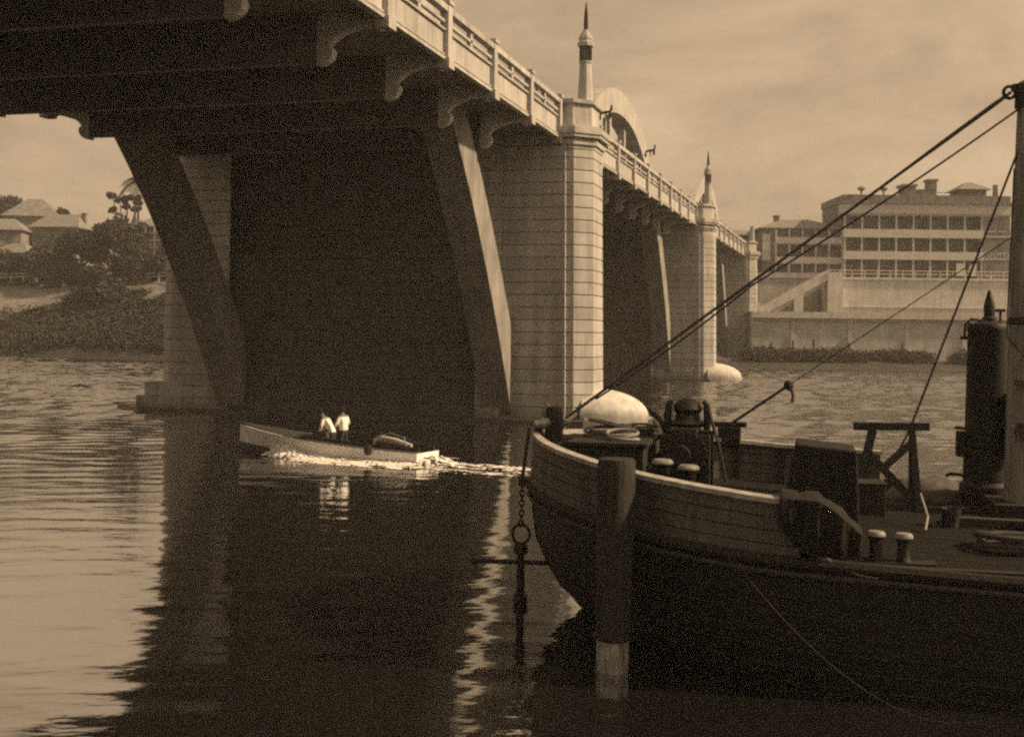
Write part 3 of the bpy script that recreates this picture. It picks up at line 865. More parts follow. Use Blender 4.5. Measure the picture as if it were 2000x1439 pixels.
tree(pt(-67.5, 207, -1.6), 11.2, 5.8, 'broad dark tree in the middle of the left bank grove', 'foliage_dark', 'round', 3)
tree(pt(-73.5, 208, -1), 9.2, 4.4, 'rounded dark tree left in the bank grove beside pale house roof', 'foliage_dark', 'round', 4)
tree(pt(-64.0, 204, -1.5), 8.0, 3.2, 'dark rounded tree right in the grove near the bridge rib', 'foliage_dark', 'round', 5)
tree((-70.5, 222, 13.5), 16.4, 3.4, 'tall open gum tree with clumped leaves against the sky', 'foliage_dark', 'gum', 11)
tree((-66.6, 217, 13.5), 17.0, 3.6, 'palm with drooping fronds just left of the bridge rib', 'foliage_dark', 'palm', 8, name='palm_tree')
tree((-104, 254, 19), 12.5, 4.6, 'hazy tree on the skyline at the left edge', 'foliage', 'round', 21)
tree((-96, 236, 16), 7, 4, 'low bushy tree below the skyline house', 'foliage', 'round', 22)
tree(pt(-83, 214, -1), 6.5, 3.8, 'small tree in front of the pale roofed house', 'foliage', 'round', 23)
tree(pt(-90, 216, -2), 6.5, 4.5, 'small tree at the far left above the path fence', 'foliage', 'round', 24)
tree(pt(-77.5, 209, -1.5), 6.2, 3.4, 'small tree beside the path left of the dark grove', 'foliage', 'round', 25)
tree(pt(-66.5, 196, -1.5), 7.6, 3.6, 'dark leaning tree on the bank below the grove', 'foliage_dark', 'round', 31)
tree((-92.3, 250, 24), 4.6, 1.4, 'little round tree right of the skyline house roof', 'foliage', 'round', 33)
tree(pt(-58, 207, -2), 7.0, 3.4, 'dark tree partly hidden behind the bridge rib', 'foliage_dark', 'round', 34)

def scrub(name, region, n, size, mt, label, zf=ground_z, hmul=1.0, seed=5, nl=34):
    rng = random.Random(seed); m = M()
    for _ in range(n):
        x, y = region(rng)
        k = rng.uniform(.5, 1.3)
        dens = noise.noise(Vector((x * .12, y * .12, 5)))
        if dens < -.18: continue
        leaf_blob(m, (x, y, zf(x, y) + .3 * hmul), (0.9 + dens * 1.2) * k * hmul, nl, size, rng, .85)
    o = m.build(name, mt)
    tag(o, label, 'shrubs', kind='stuff')
def reg_left(rng):
    x = rng.uniform(-92, -34); d = rng.uniform(.2, 1) ** 1.0 * 24 - 2
    # the scrub thins out high up on the far left, where grass shows
    if x < -72 and d > 13 + rng.uniform(-2, 2): d = rng.uniform(0, 13)
    return x, edge(x) + max(-.2, d)
scrub('bank_scrub', reg_left, 4200, .2, 'foliage', 'dense dark scrub covering the far left river bank')
def reg_right(rng):
    x = rng.uniform(33.5, 85)
    return x, 167.5 + rng.uniform(2, 8) - (0 if x < 62 else 1)
scrub('wall_scrub', reg_right, 1300, .2, 'foliage_dark', 'low dark bushes along the foot of the river wall', zf=lambda x, y: 1.2, hmul=1.35, nl=40, seed=9)

# ------------------------------------------------------------------ barge
AX = (.975, -.2222)
BT = (.35, 21.6)
BRZ = math.atan2(AX[1], AX[0])
def bw(u, n, z=0.0):
    return (BT[0] + cos(BRZ) * u - sin(BRZ) * n, BT[1] + sin(BRZ) * u + cos(BRZ) * n, z)
barge = empty('moored_barge', bw(0, 0), BRZ)
tag(barge, 'black hulled work barge with pale bow bulwark, mast and windlass, moored at the pile', 'barge')
BL = 26.0
def hb(u):
    if u <= 0: return 0.0
    if u >= 5: return 4.28
    return 4.28 * max(0, 1 - (1 - u / 5) ** 2.3) ** .75
def zs_(u): return interp(u, [(0, 2.12), (1.5, 1.97), (2.75, 1.87), (4.2, 1.76), (7.4, 1.63), (30, 1.6)])
def zg_(u): return interp(u, [(0, 2.95), (1, 2.84), (2, 2.72), (4.3, 2.5), (6.2, 2.42)])
def u0_(z): return interp(z, [(-1.2, 2.3), (0, 1.05), (.3, .66), (.7, .38), (1.2, .16), (1.7, .08), (2.1, .06), (3.2, .12)])
TT = [ (i / 40) ** 1.9 for i in range(41)]
m = M()
grid = []
LV = 12
for k in range(LV + 1):
    f = k / LV
    row = []
    for t in TT:
        u_ref = BL * t
        z = zs_(u_ref) * (1 - f) + (-1.2) * f
        uu = u0_(z) + (BL - u0_(z)) * t
        row.append((uu, hb(uu - u0_(z)) * (1 - .10 * f * f), z))
    grid.append(row)
for sg in (-1, 1):
    rows = [[(x, sg * y, z) for x, y, z in r] for r in grid]
    vs = [p for r in rows for p in r]; n = len(TT); fs = []
    for k in range(LV):
        for i in range(n - 1):
            q = (k * n + i, k * n + i + 1, (k + 1) * n + i + 1, (k + 1) * n + i)
            fs.append(q if sg > 0 else tuple(reversed(q)))
    m.add(vs, fs)
m.box(BL - .05, BL, -4.2, 4.2, -1.2, 1.6)
m.build('hull', 'tar_hull', barge, smooth=True)
for k in range(1, 8):
    row = grid[k]
    for sg in (-1, 1):
        M().tube([(x, sg * (y + .004), z) for x, y, z in row], .014, 4).build('hull_seam', 'timber_dark', barge)
# rubbing strake
for sg in (-1, 1):
    p = [(BL * t, sg * (hb(BL * t) + .03), zs_(BL * t)) for t in TT]
    M().tube(p, .075, 6).build('rubbing_strake', 'timber_dark', barge)
    p = [(BL * t, sg * (hb(BL * t) + .07), zs_(BL * t) - .16) for t in TT]
    M().tube(p, .04, 5).build('strake_iron', 'iron_rust', barge)
# bulwarks
for sg, ue in ((-1, 4.6), (1, 6.2)):
    us = [ue * (i / 30) ** 1.5 for i in range(31)]
    rings = []
    for u_ in us:
        y = hb(u_); fl = .10 * max(0, 1 - u_ / 4) * min(1, u_ * 2)
        z0, z1 = zs_(u_) + .02, zg_(u_)
        dx = .06 * max(0, 1 - u_ / 1.0)
        ins = min(y, .10)
        rings.append(((u_, y, z0), (u_ + dx, y + fl, z1), ins))
    for k in range(4):
        rr = []
        for a_, b_, ins in rings:
            P = lambda f, d: (a_[0] + (b_[0] - a_[0]) * f + (.02 if d else 0), sg * (a_[1] + (b_[1] - a_[1]) * f - d + (.004 if k % 2 else 0)), a_[2] + (b_[2] - a_[2]) * f)
            f0, f1 = k / 4 + .012, (k + 1) / 4 - .012
            rr.append([P(f0, 0), P(f1, 0), P(f1, ins), P(f0, ins)])
        M().loft(rr).build('bulwark_plank', 'bulwark_paint', barge)
    rr = []
    for a_, b_, ins in rings:
        P = lambda f, d: (a_[0] + (b_[0] - a_[0]) * f + .01, sg * (a_[1] + (b_[1] - a_[1]) * f - d), a_[2] + (b_[2] - a_[2]) * f)
        rr.append([P(0, ins * .3), P(1, ins * .3), P(1, ins * .7), P(0, ins * .7)])
    M().loft(rr).build('bulwark_backing', 'timber_dark', barge)
    rings = []
    for u_ in us:
        y = hb(u_) + .10 * max(0, 1 - u_ / 4) * min(1, u_ * 2); z1 = zg_(u_) + .012
        dx = .06 * max(0, 1 - u_ / 1.0)
        rings.append([(u_ + dx, sg * (y + .07 * min(1, u_ * 3)), z1), (u_ + dx, sg * (y + .07 * min(1, u_ * 3)), z1 + .07), (u_ + dx + .05, sg * max(.0, y - .22), z1 + .07), (u_ + dx + .05, sg * max(0, y - .22), z1)])
    M().loft(rings).build('cap_rail', 'cap_rail_paint', barge)
    for k in range(5):
        u_ = .9 + k * .85
        if u_ < ue:
            M().beam((u_, sg * (hb(u_) - .16), zs_(u_) - .1), (u_, sg * (hb(u_) - .14), zg_(u_)), .09, .12).build('stanchion', 'timber_dark', barge)
# stem post
M().tube([(u0_(z) + .03, 0, z) for z in (-1, -.4, 0, .4, .8, 1.2, 1.6, 2.1, 2.6, 2.95, 3.1)], .08, 6).build('stem', 'timber_dark', barge)
# deck planks
for k in range(26):
    y0 = -4.16 + k * .32; y1 = y0 + .305
    ym = max(abs(y0), abs(y1))
    us_ = .1
    while hb(us_) < ym + .1 and us_ < 6: us_ += .05
    cam_z = lambda y: .22 * (1 - (y / 4.3) ** 2)
    xs = [us_] + [x for x in (1, 2, 3, 4, 5, 7, 9, 12, 18) if x > us_ + .2] + [BL - .1]
    M().loft([[(x, y0, zs_(x) - .06 + cam_z(y0)), (x, y1, zs_(x) - .06 + cam_z(y1)), (x, y1, zs_(x) + .0 + cam_z(y1)), (x, y0, zs_(x) + .0 + cam_z(y0))] for x in xs]).build('deck_plank', 'deck_plank', barge)
ud = M()
xs = [.2, .6, 1, 1.5, 2, 3, 4, 5, 8, 14, BL - .1]
ud.loft([[(x, -hb(x) * .98, zs_(x) - .10), (x, hb(x) * .98, zs_(x) - .10), (x, 0, zs_(x) + .14)] for x in xs])
ud.build('deck_underlay', 'deck_under', barge)
M().box(BL * 0 + 5.2, BL - .2, -4.27, -4.12, 1.55, 1.74).build('coaming', 'timber_dark', barge)
M().box(6.3, BL - .2, 4.12, 4.27, 1.55, 1.95).build('coaming', 'timber_dark', barge)
# samson post with horns at the stem head
M().tube([(.42, 0, 2.2), (.42, 0, 3.25), (.42, 0, 3.48)], [.17, .16, .13], 8).build('samson_post', 'iron', barge)
M().tube([(.12, -.28, 3.18), (.25, -.17, 3.2), (.42, 0, 3.22), (.60, .18, 3.24), (.74, .30, 3.36)], [.05, .08, .09, .08, .05], 8).build('horn', 'steel_worn', barge)
M().tube([(.22, .06, 3.2), (.26, .04, 3.4), (.30, .02, 3.52)], [.05, .07, .03], 8).build('horn', 'steel_worn', barge)
M().beam((.42, -.22, 2.62), (.86, .38, 2.75), .36, .5).build('bow_chock', 'timber_dark', barge, bevel=.03)
# fore locker
M().box(.95, 2.15, -1.3, 1.2, 2.0, 2.93).box(.88, 2.22, -1.38, 1.28, 2.932, 3.0).build('fore_locker', 'timber_dark', barge, bevel=.015)
# windlass
wl = (2.75, 0.0)
g = M().box(wl[0] - .42, wl[0] + .42, wl[1] - .55, wl[1] - .40, 2.0, 3.1).box(wl[0] - .42, wl[0] + .42, wl[1] + .40, wl[1] + .55, 2.0, 3.1).box(wl[0] - .2, wl[0] + .2, wl[1] - .55, wl[1] + .55, 3.1, 3.2)
wd = g.build('windlass', 'iron', barge, bevel=.02)
def ycyl(m, x, y0, y1, z, r, n=18, teeth=0):
    r0 = []; r1 = []
    for k in range(n):
        a = 2 * pi * k / n; rr = r * (1 + (.09 if teeth and k % 2 else 0))
        r0.append((x + rr * cos(a), y0, z + rr * sin(a))); r1.append((x + rr * cos(a), y1, z + rr * sin(a)))
    return m.loft([r0, r1])
ycyl(M(), wl[0], -.40, .40, 2.62, .22).build('drum', 'iron_rust', wd, smooth=True)
ycyl(M(), wl[0], -.66, -.56, 2.78, .36, 40, 1).build('gear_wheel', 'iron', wd)
ycyl(M(), wl[0], .56, .66, 2.78, .36, 40, 1).build('gear_wheel', 'iron', wd)
ycyl(M(), wl[0] - .05, -.9, -.66, 2.78, .16).build('warping_head', 'iron', wd, smooth=True)
M().lathe([(.30, 3.2), (.34, 3.26), (.22, 3.32), (.20, 3.42), (.26, 3.5), (.20, 3.62), (.08, 3.68)], (wl[0], wl[1], 0), 14).build('brake_head', 'iron', wd, smooth=True)
for dx in (-.32, .33):
    M().tube([(wl[0] + dx, -.1, 3.15), (wl[0] + dx * 1.05, -.1, 3.36), (wl[0] + dx * .98, -.1, 3.58), (wl[0] + dx * .8, -.1, 3.64)], [.06, .07, .06, .04], 7).build('pawl_lever', 'iron', wd)
M().tube([(wl[0] + .38, -.2, 3.45), (wl[0] + .55, -.25, 2.9), (wl[0] + .68, -.3, 2.3)], .03, 6).build('brake_rod', 'iron', wd)
# twin bitts by the near bulwark
def bitt(u_, n_, h, r=.11):
    z0 = zs_(u_)
    p = M().lathe([(r * 1.35, z0), (r * 1.3, z0 + .06), (r, z0 + .1), (r * .95, z0 + h - .12), (r * 1.45, z0 + h - .05)], (u_, n_, 0), 12).build('bitt', 'iron', barge, smooth=True)
    M().lathe([(r * 1.5, z0 + h - .048), (r * 1.5, z0 + h - .02), (r * 1.2, z0 + h + .015), (.02, z0 + h + .02)], (u_, n_, 0), 12).build('bitt_cap', 'steel_worn', p, smooth=True)
bitt(2.58, -2.5, .98); bitt(2.98, -2.62, .95)
bitt(5.62, -3.8, .42, .085); bitt(5.98, -3.8, .42, .085)
M().box(2.35, 3.2, -2.8, -2.3, 1.9, 2.02).build('bitt_base', 'iron', barge)
M().box(5.4, 6.4, -3.95, -3.55, 1.62, 1.74).build('bitt_base', 'iron', barge)
# far side mooring cleat
M().box(3.05, 3.5, 3.72, 4.05, 2.55, 2.92).box(2.95, 3.62, 3.78, 3.98, 2.92, 3.02).build('mooring_cleat', 'iron', barge, bevel=.02)
# bulkhead board at the break of the bulwark
M().box(4.36, 4.42, -4.1, -3.5, 1.72, 2.46).build('bulkhead_board', 'cap_rail_paint', barge)
# mast
MU, MN = 8.36, .72
mast = M().lathe([(.40, 1.7), (.37, 3.5), (.32, 6), (.26, 8.2), (.23, 9.05), (.10, 9.12)], (MU, MN, 0), 18).build('mast', 'mast_wood', barge, smooth=True)
M().lathe([(.275, 8.62), (.29, 8.64), (.285, 8.98), (.27, 9.0)], (MU, MN, 0), 18).build('mast_band', 'iron', mast, smooth=True)
M().lathe([(.345, 5.0), (.36, 5.02), (.355, 5.1), (.345, 5.12)], (MU, MN, 0), 18).build('mast_band', 'iron', mast, smooth=True)
M().beam((MU - .34, MN - .05, 8.95), (MU + .5, MN + .05, 9.06), .12, .12).build('crosstree', 'iron', mast)
M().beam((MU - .30, MN - .42, 4.05), (MU + .7, MN - .30, 3.92), .10, .10).build('gooseneck', 'iron_rust', mast)
M().beam((MU - .28, MN - .45, 3.3), (MU + .7, MN - .33, 3.0), .16, .2).build('gooseneck', 'iron_rust', mast)
M().box(MU - .62, MU + .7, MN - .7, MN + .6, 1.75, 2.06).build('mast_step', 'timber_dark', mast)

# derrick boom cradle machinery hides behind the boiler: kept as a thing
bo = empty('steam_boiler', bw(7.86, 1.85, 1.82), BRZ)
M().lathe([(.46, 0), (.46, .35), (.40, .42), (.385, 1.0), (.40, 1.02), (.40, 1.1), (.375, 1.12), (.34, 3.05), (.355, 3.08), (.355, 3.16), (.33, 3.2), (.05, 3.27)], (0, 0, 0), 24).build('shell', 'iron', bo, smooth=True)
M().lathe([(.13, 3.2), (.13, 3.3), (.09, 3.34), (.10, 3.5), (.075, 3.62), (.03, 3.78), (.01, 3.8)], (.02, 0, 0), 10).build('safety_valve', 'iron', bo, smooth=True)
M().tube([(.2, -.02, 3.2), (.2, -.02, 3.42)], .025, 6).tube([(.12, -.02, 3.44), (.28, -.02, 3.44)], .03, 6).build('stop_valve', 'iron', bo)
M().tube([(-.05, -.1, 3.25), (-.3, -.12, 3.28), (-.40, -.13, 3.18), (-.41, -.13, 2.92)], .025, 6).tube([(-.48, -.13, 2.95), (-.34, -.13, 2.95)], .035, 6).build('gauge_pipe', 'iron', bo)
M().tube([(-.38, -.1, 1.35), (-.55, -.12, 1.36)], .03, 6).build('try_cock', 'iron', bo)
M().box(-.52, -.38, -.2, .05, .85, 1.3).build('gauge_box', 'iron', bo, bevel=.02)
M().tube([(-.35, -.1, .52), (-.62, -.12, .54), (-.7, -.12, .5)], .03, 6).build('drain_cock', 'iron', bo)
M().box(.25, .55, -.5, -.2, .9, 2.0).build('feed_pump', 'iron', bo, bevel=.04)
tag(bo, 'tall dark upright steam boiler with valve spike beside the mast', 'boiler')

# trestle
tr = empty('trestle', bw(6.1, .6, zs_(6.1) + .22), BRZ)
M().beam((-.58, .05, 1.33), (.66, -.05, 1.36), .13, .13).build('cross_beam', 'timber_beam', tr, bevel=.012)
M().beam((-.26, .04, 1.27), (-.58, -.38, -.05), .10, .12).build('leg', 'timber_beam', tr)
M().beam((.38, -.03, 1.28), (.48, -.38, -.05), .10, .12).build('leg', 'timber_beam', tr)
M().beam((-.26, .04, 1.27), (-.45, .42, -.05), .10, .12).build('leg', 'timber_beam', tr)
M().beam((.38, -.03, 1.28), (.42, .40, -.05), .10, .12).build('leg', 'timber_beam', tr)
M().beam((-.36, -.14, .92), (.40, -.38, .12), .05, .13).build('brace', 'timber_beam', tr)
M().beam((.40, -.12, 1.12), (-.14, -.24, .62), .05, .12).build('brace', 'timber_beam', tr)
tag(tr, 'dark timber trestle with crossed braces standing on the barge deck', 'trestle')
# covered box
bx = empty('covered_winch_box', bw(5.0, -2.1, zs_(5) + .1), BRZ)
M().loft([[(-.72, -.7, 0), (.46, -.7, 0), (.46, .6, 0), (-.72, .6, 0)], [(-.58, -.62, .6), (.45, -.62, .6), (.45, .6, .6), (-.58, .6, .6)], [(-.44, -.55, 1.36), (.42, -.55, 1.28), (.42, .55, 1.28), (-.44, .55, 1.36)]]).build('cover', 'canvas', bx, bevel=.03)
M().beam((-.5, -.5, .7), (-.5, .5, .74), .05).build('lashing', 'rope', bx)
tag(bx, 'dark covered winch box with sloping front left of the trestle', 'box')
cr_ = M().box(-.32, .32, -.3, .3, 0, .5).box(-.34, .34, -.32, .32, .505, .54).build('crate', 'timber_dark', bevel=.015)
cr_.location = bw(5.62, -.5, zs_(5.8) + .2); cr_.rotation_euler = (0, 0, BRZ + .1); tag(cr_, 'low dark crate between the covered box and the trestle', 'crate')
# tarpaulin heap right of the trestle
tp = M(); rings = []
for i in range(9):
    a = i / 8
    rings.append([(-.9 + 1.9 * a, .55 * cos(t_) * (1.05 - (2 * a - 1) ** 2 * .7), max(0, sin(t_)) * (.42 * (1.02 - abs(2 * a - 1) ** 2.4) + .05 * sin(i * 2.3 + t_ * 3))) for t_ in [pi * k / 10 for k in range(11)]])
tp.loft(rings, cap=False, close=False)
o = tp.build('tarpaulin_heap', 'bulwark_paint', smooth=True); o.location = bw(7.0, 2.6, zs_(7) + .12); o.rotation_euler = (0, 0, BRZ)
tag(o, 'rounded heap of pale tarpaulin on deck between trestle and boiler', 'tarpaulin')
tpm = M(); rings = []
for i in range(22):
    a = i / 21; u_ = 4.34 + 1.08 * a
    fold = .05 * sin(a * 19) + .03 * sin(a * 41 + 1)
    hi = zg_(u_) + .17 - .42 * max(0, (a - .45) / .55) ** 1.3
    lo_ = zs_(u_) + .12 + .5 * (1 - min(1, a / .5)) ** 2 * .8
    rings.append([(u_, -2.9 + fold * .5, zs_(u_) + .16), (u_, -3.3 + fold, hi - .25), (u_ , -3.75, hi - .02 + fold * .4), (u_, -4.12, hi + fold * .2), (u_, -4.40 - abs(fold) * .4, hi - .06),
                  (u_ - .02, -4.43 - fold, hi - (hi - lo_) * .5), (u_ - .03, -4.44 - fold * .8, lo_)])
tpm.loft(rings, cap=False, close=False)
o = tpm.build('draped_tarpaulin', 'canvas', smooth=True); o.location = bw(0, 0, 0); o.rotation_euler = (0, 0, BRZ)
sd_ = o.modifiers.new('thick', 'SOLIDIFY'); sd_.thickness = .02
tag(o, 'dark tarpaulin draped over the end of the near bulwark beside the covered box', 'tarpaulin')
# spar on deck
o = M().tube([(-.75, 0, .0), (0, 0, .02), (.85, 0, 0)], [.07, .085, .075], 10).build('spar', 'timber_beam', smooth=True)
o.location = bw(3.55, -2.75, zs_(3.5) + .42); o.rotation_euler = (0, radians(9), BRZ - .12); tag(o, 'short dark spar leaning along the near bulwark behind the pile', 'spar')
o = M().beam((-.7, 0, 0), (.8, 0, 0), .16, .1).build('timber_baulk', 'timber_dark'); o.location = bw(3.65, -3.2, zs_(3.5) + .24); o.rotation_euler = (0, radians(7), BRZ - .08)
tag(o, 'flat timber baulk lying beneath the dark spar', 'timber')
o = M().box(-.35, .3, -.12, .12, 0, .16).build('chain_stopper', 'iron', bevel=.03); o.location = bw(4.2, -3.4, zs_(4.2) + .12); o.rotation_euler = (0, 0, BRZ)
tag(o, 'low iron chain stopper at the end of the spar', 'fitting')
# rope coils on the locker
rng = random.Random(5)
def coil(u_, n_, z, r, turns, wob, label, up=0.0, thick=.022, mt='rope', seed=1):
    rg = random.Random(seed); p = []
    for i in range(turns * 22 + 1):
        a = 2 * pi * i / 22
        rr = r * (1 + wob * sin(a * .37 + seed) + rg.uniform(-.03, .03))
        p.append((rr * cos(a), rr * sin(a) * .8, .02 + .045 * (i / 22) * (0.5 + .5 * sin(a * .7)) + up * max(0, sin(a * .5 + .6)) * (1 if (i // 22) % 2 else .3)))
    o = M().tube(p, thick, 5).build('rope_coil', mt, smooth=True); o.location = bw(u_, n_, z); o.rotation_euler = (0, 0, BRZ)
    tag(o, label, 'rope')
coil(1.45, -.2, 3.0, .38, 5, .18, 'tangled heap of dark wire rope on the fore locker', .34, seed=2)
coil(1.85, .5, 3.0, .3, 4, .15, 'looser coil of dark rope toward the back of the fore locker', .2, seed=4)
coil(1.75, -.85, 3.0, .24, 4, .1, 'small pale coil of rope at the near corner of the fore locker', .03, .025, 'rope_pale', 6)
coil(7.6, -2.6, zs_(7.6) + .14, .5, 6, .06, 'wide dark coil of hawser on the deck right of the bitts', .0, .05, 'rope', 9)
# kedge anchor lying on deck (curved arm stands up)
ka = empty('kedge_anchor', bw(2.15, .35, 2.55), BRZ)
M().beam((-.42, -.05, .12), (.10, .0, .44), .07).build('shank', 'iron', ka)
pts = []
for i in range(13):
    a = radians(-58 + 128 * i / 12)
    pts.append((-.20 + .42 * cos(a) - .02, .0, .42 + .46 * sin(a)))
M().tube(pts, [.03] + [.05] * 11 + [.03], 8).build('arm', 'iron', ka, smooth=True)
M().beam((.0, .0, .80), (-.10, .0, .90), .13, .05).build('fluke', 'iron', ka)
M().beam((-.02, .0, .06), (.06, .0, -.14), .13, .05).build('fluke', 'iron', ka)
tag(ka, 'small kedge anchor with upright curved arm left of the windlass', 'anchor')

# hanging anchor under the bow
an = empty('hanging_anchor', bw(-.15, -.02, .02), BRZ)
M().tube([(0, 0, -.6), (0, 0, .1), (0, 0, .95)], [.085, .08, .06], 10).build('shank', 'iron', an, smooth=True)
M().lathe([(.10, -.02), (.13, .0), (.13, .12), (.085, .15)], (0, 0, .0), 10).build('collar', 'iron', an, smooth=True)
M().lathe([(.09, .84), (.13, .88), (.12, 1.0), (.06, 1.05)], (0, 0, 0), 10).build('head', 'iron', an, smooth=True)
rp = [(.155 * cos(2 * pi * i / 20), 0, 1.2 + .17 * sin(2 * pi * i / 20)) for i in range(21)]
M().tube(rp, .028, 7, cap=False).build('ring', 'iron', an, smooth=True)
M().tube([(-.83, -.10, .70), (0, 0, .70), (.58, .06, .70)], .042, 8).lathe([(.0, -.07), (.075, 0), (.0, .07)], (-.83, -.10, .70), 8).build('stock', 'iron', an, smooth=True)
am = [(.62 * sin(a), 0, -.62 + .12 * (1 - cos(a)) * 2) for a in [radians(-70 + 14 * i) for i in range(11)]]
M().tube(am, .07, 8).build('arms', 'iron', an, smooth=True)
tag(an, 'stocked iron anchor hanging from the bow just above the water', 'anchor')
# chain links of the anchor
ch = empty('anchor_chain', bw(-.15, -.02, 1.36), BRZ)
lk = M().tube([(.042 * cos(2 * pi * i / 10), 0, .062 * sin(2 * pi * i / 10)) for i in range(11)], .016, 5, cap=False).mesh('link')
lk.materials.append(MATS['iron'])
for k in range(9):
    l = link('link', lk, None, ch, smooth=True); l.location = (.002 * k, 0, .05 + k * .088); l.rotation_euler = (0, .1 * (k % 3 - 1), (k % 2) * pi / 2 + .3)
tag(ch, 'short iron chain between the barge bow and the hanging anchor', 'chain')
M().beam((.15, -.02, 2.12), (-.2, -.02, 2.16), .12, .14).build('cathead', 'iron', barge)

# ropes ------------------------------------------------------------
def rope(name, pts, r, label, mt='rope', sag=0.0, cat='rope', n=24, extra=None):
    P = []
    pts = [Vector(p) for p in pts]
    for a, b_ in zip(pts, pts[1:]):
        for i in range(n):
            t = i / n; q = a.lerp(b_, t); q.z -= sag * 4 * t * (1 - t); P.append(q)
    P.append(pts[-1])
    o0 = pts[0].copy()
    root = M().tube([p - o0 for p in P], r, 6).build(name, mt, smooth=True); root.location = o0
    if extra: extra(root, o0)
    tag(root, label, cat)
    return root
RM = Vector(bw(MU - .36, MN - .06, 8.88)); RS = Vector(bw(.62, .05, 3.28))
def splice(root, o0):
    d = (RS - RM).normalized()
    M().tube([Vector((0, 0, 0)) + d * .1, d * .35, d * 1.4, d * 2.2], [.035, .045, .04, .03], 6).build('splice', 'rope', root)
    M().tube([(.10 * cos(2 * pi * i / 16) - .02, 0, .10 * sin(2 * pi * i / 16)) for i in range(17)], .03, 6, cap=False).build('shackle', 'iron', root)
rope('forestay', [RM, RS], .03, 'thick dark stay running from the mast head to the bow', sag=.0, extra=splice)
j_ = RM.lerp(RS, .57) + Vector((0, 0, -.06))
rope('second_stay', [bw(MU - .2, MN - .1, 8.62), j_, RM.lerp(RS, .93) + Vector((0, 0, -.05))], .02, 'second thinner stay sagging below the thick mast stay', sag=.06)
rope('mast_fall', [bw(MU - .22, MN - .1, 7.95), bw(6.42, .55, 3.16), bw(6.14, .45, 2.62)], .02, 'steep rope from the mast down to the trestle', sag=.0)
RC = Vector(bw(3.3, 3.9, 2.98)); RU = Vector(bw(MU - .26, MN, 6.5)); RB = RC.lerp(RU, .235)
rope('guy_rope', [RC, RB], .03, 'taut thick rope rising from the far side cleat to a block', sag=0)
def tail(root, o0):
    M().lathe([(.01, -.11), (.08, -.06), (.10, 0), (.08, .07), (.01, .1)], (0, 0, 0), 8).build('block', 'iron', root)
    M().tube([(.05, 0, -.05), (.09, 0, -.2), (.07, 0, -.33)], [.04, .03, .035], 6).build('tail', 'rope', root)
rope('thin_guy_rope', [RB, RU], .010, 'thin line continuing from the rope block up to the mast', extra=tail)
rope('halyard', [bw(MU - .30, MN - .12, 7.6), bw(MU - .40, MN - .2, 4.8), bw(MU + .15, MN - .4, 4.1)], .014, 'slack halyard hanging down the left side of the mast')
rope('cross_lashing', [bw(MU - .35, MN - .42, 4.2), bw(MU + .3, MN - .42, 5.2)], .012, 'thin lashing crossing the mast above the gooseneck')
rope('bow_line', [bw(.28, -.75, 2.98), bw(1.35, -2.55, 1.95)], .022, 'dark line slanting down the bow side to the pile')
rope('stem_line', [bw(-.02, -.03, 3.1), bw(-.08, -.05, 2.6), bw(-.14, -.03, 2.16)], .035, 'thick line hanging down the stem to the anchor chain')
lp = [bw(4.62 + .02, -4.2, 2.32)]
for i in range(1, 15):
    t = i / 14
    lp.append(bw(4.62 + 1.0 * t ** 1.3, -4.34, 2.32 - .72 * (1 - (1 - t) ** 2)))
rope('pale_line', lp, .009, 'thin pale line curving down onto the deck edge below the covered box', 'rope_pale', n=3)
rope('pale_strap', [bw(6.45, -1.2, 2.35), bw(6.52, -1.6, 2.05), bw(6.45, -1.95, 1.9)], .018, 'short pale rope end hanging below the right trestle leg', 'rope_pale')

sl = []
for i in range(41):
    t = i / 40; p = Vector((3.06, 16.55, 1.75)).lerp(Vector((4.75, 9.9, 2.5)), t); p.x += .55 * 4 * t * (1 - t) * (1 - .3 * t); p.z -= 1.42 * (1 - (2 * t - 1) ** 2) ** .9 ; sl.append(p)
rope('slack_line', sl, .005, 'thin slack line looping below the barge side toward the right edge', 'rope', n=1)
bk = empty('deck_bucket', bw(6.9, -1.2, zs_(6.9) + .2), BRZ)
M().lathe([(.11, 0), (.15, .28), (.155, .29), (.145, .29), (.105, .02), (.02, .02)], (0, 0, 0), 14).build('pail', 'iron_rust', bk, smooth=True)
M().tube([(-.15, 0, .28), (-.12, .02, .4), (0, .03, .45), (.12, .02, .4), (.15, 0, .28)], .01, 5).build('handle', 'iron', bk)
tag(bk, 'small dark bucket with bail handle on deck in front of the trestle', 'bucket')
for k in range(3):
    o = M().box(-1.3, 1.3, -.11, .11, 0, .05).build('loose_plank', 'timber_beam'); o.location = bw(7.9 + .1 * k, -1.0 - .05 * k, zs_(8) + .2 + .055 * k); o.rotation_euler = (0, 0, BRZ + .12 - .09 * k)
    tag(o, ['bottom plank of the small stack on the right deck', 'middle plank of the small stack on the right deck', 'top plank of the small stack on the right deck'][k], 'plank', 'planks stacked on the barge deck')
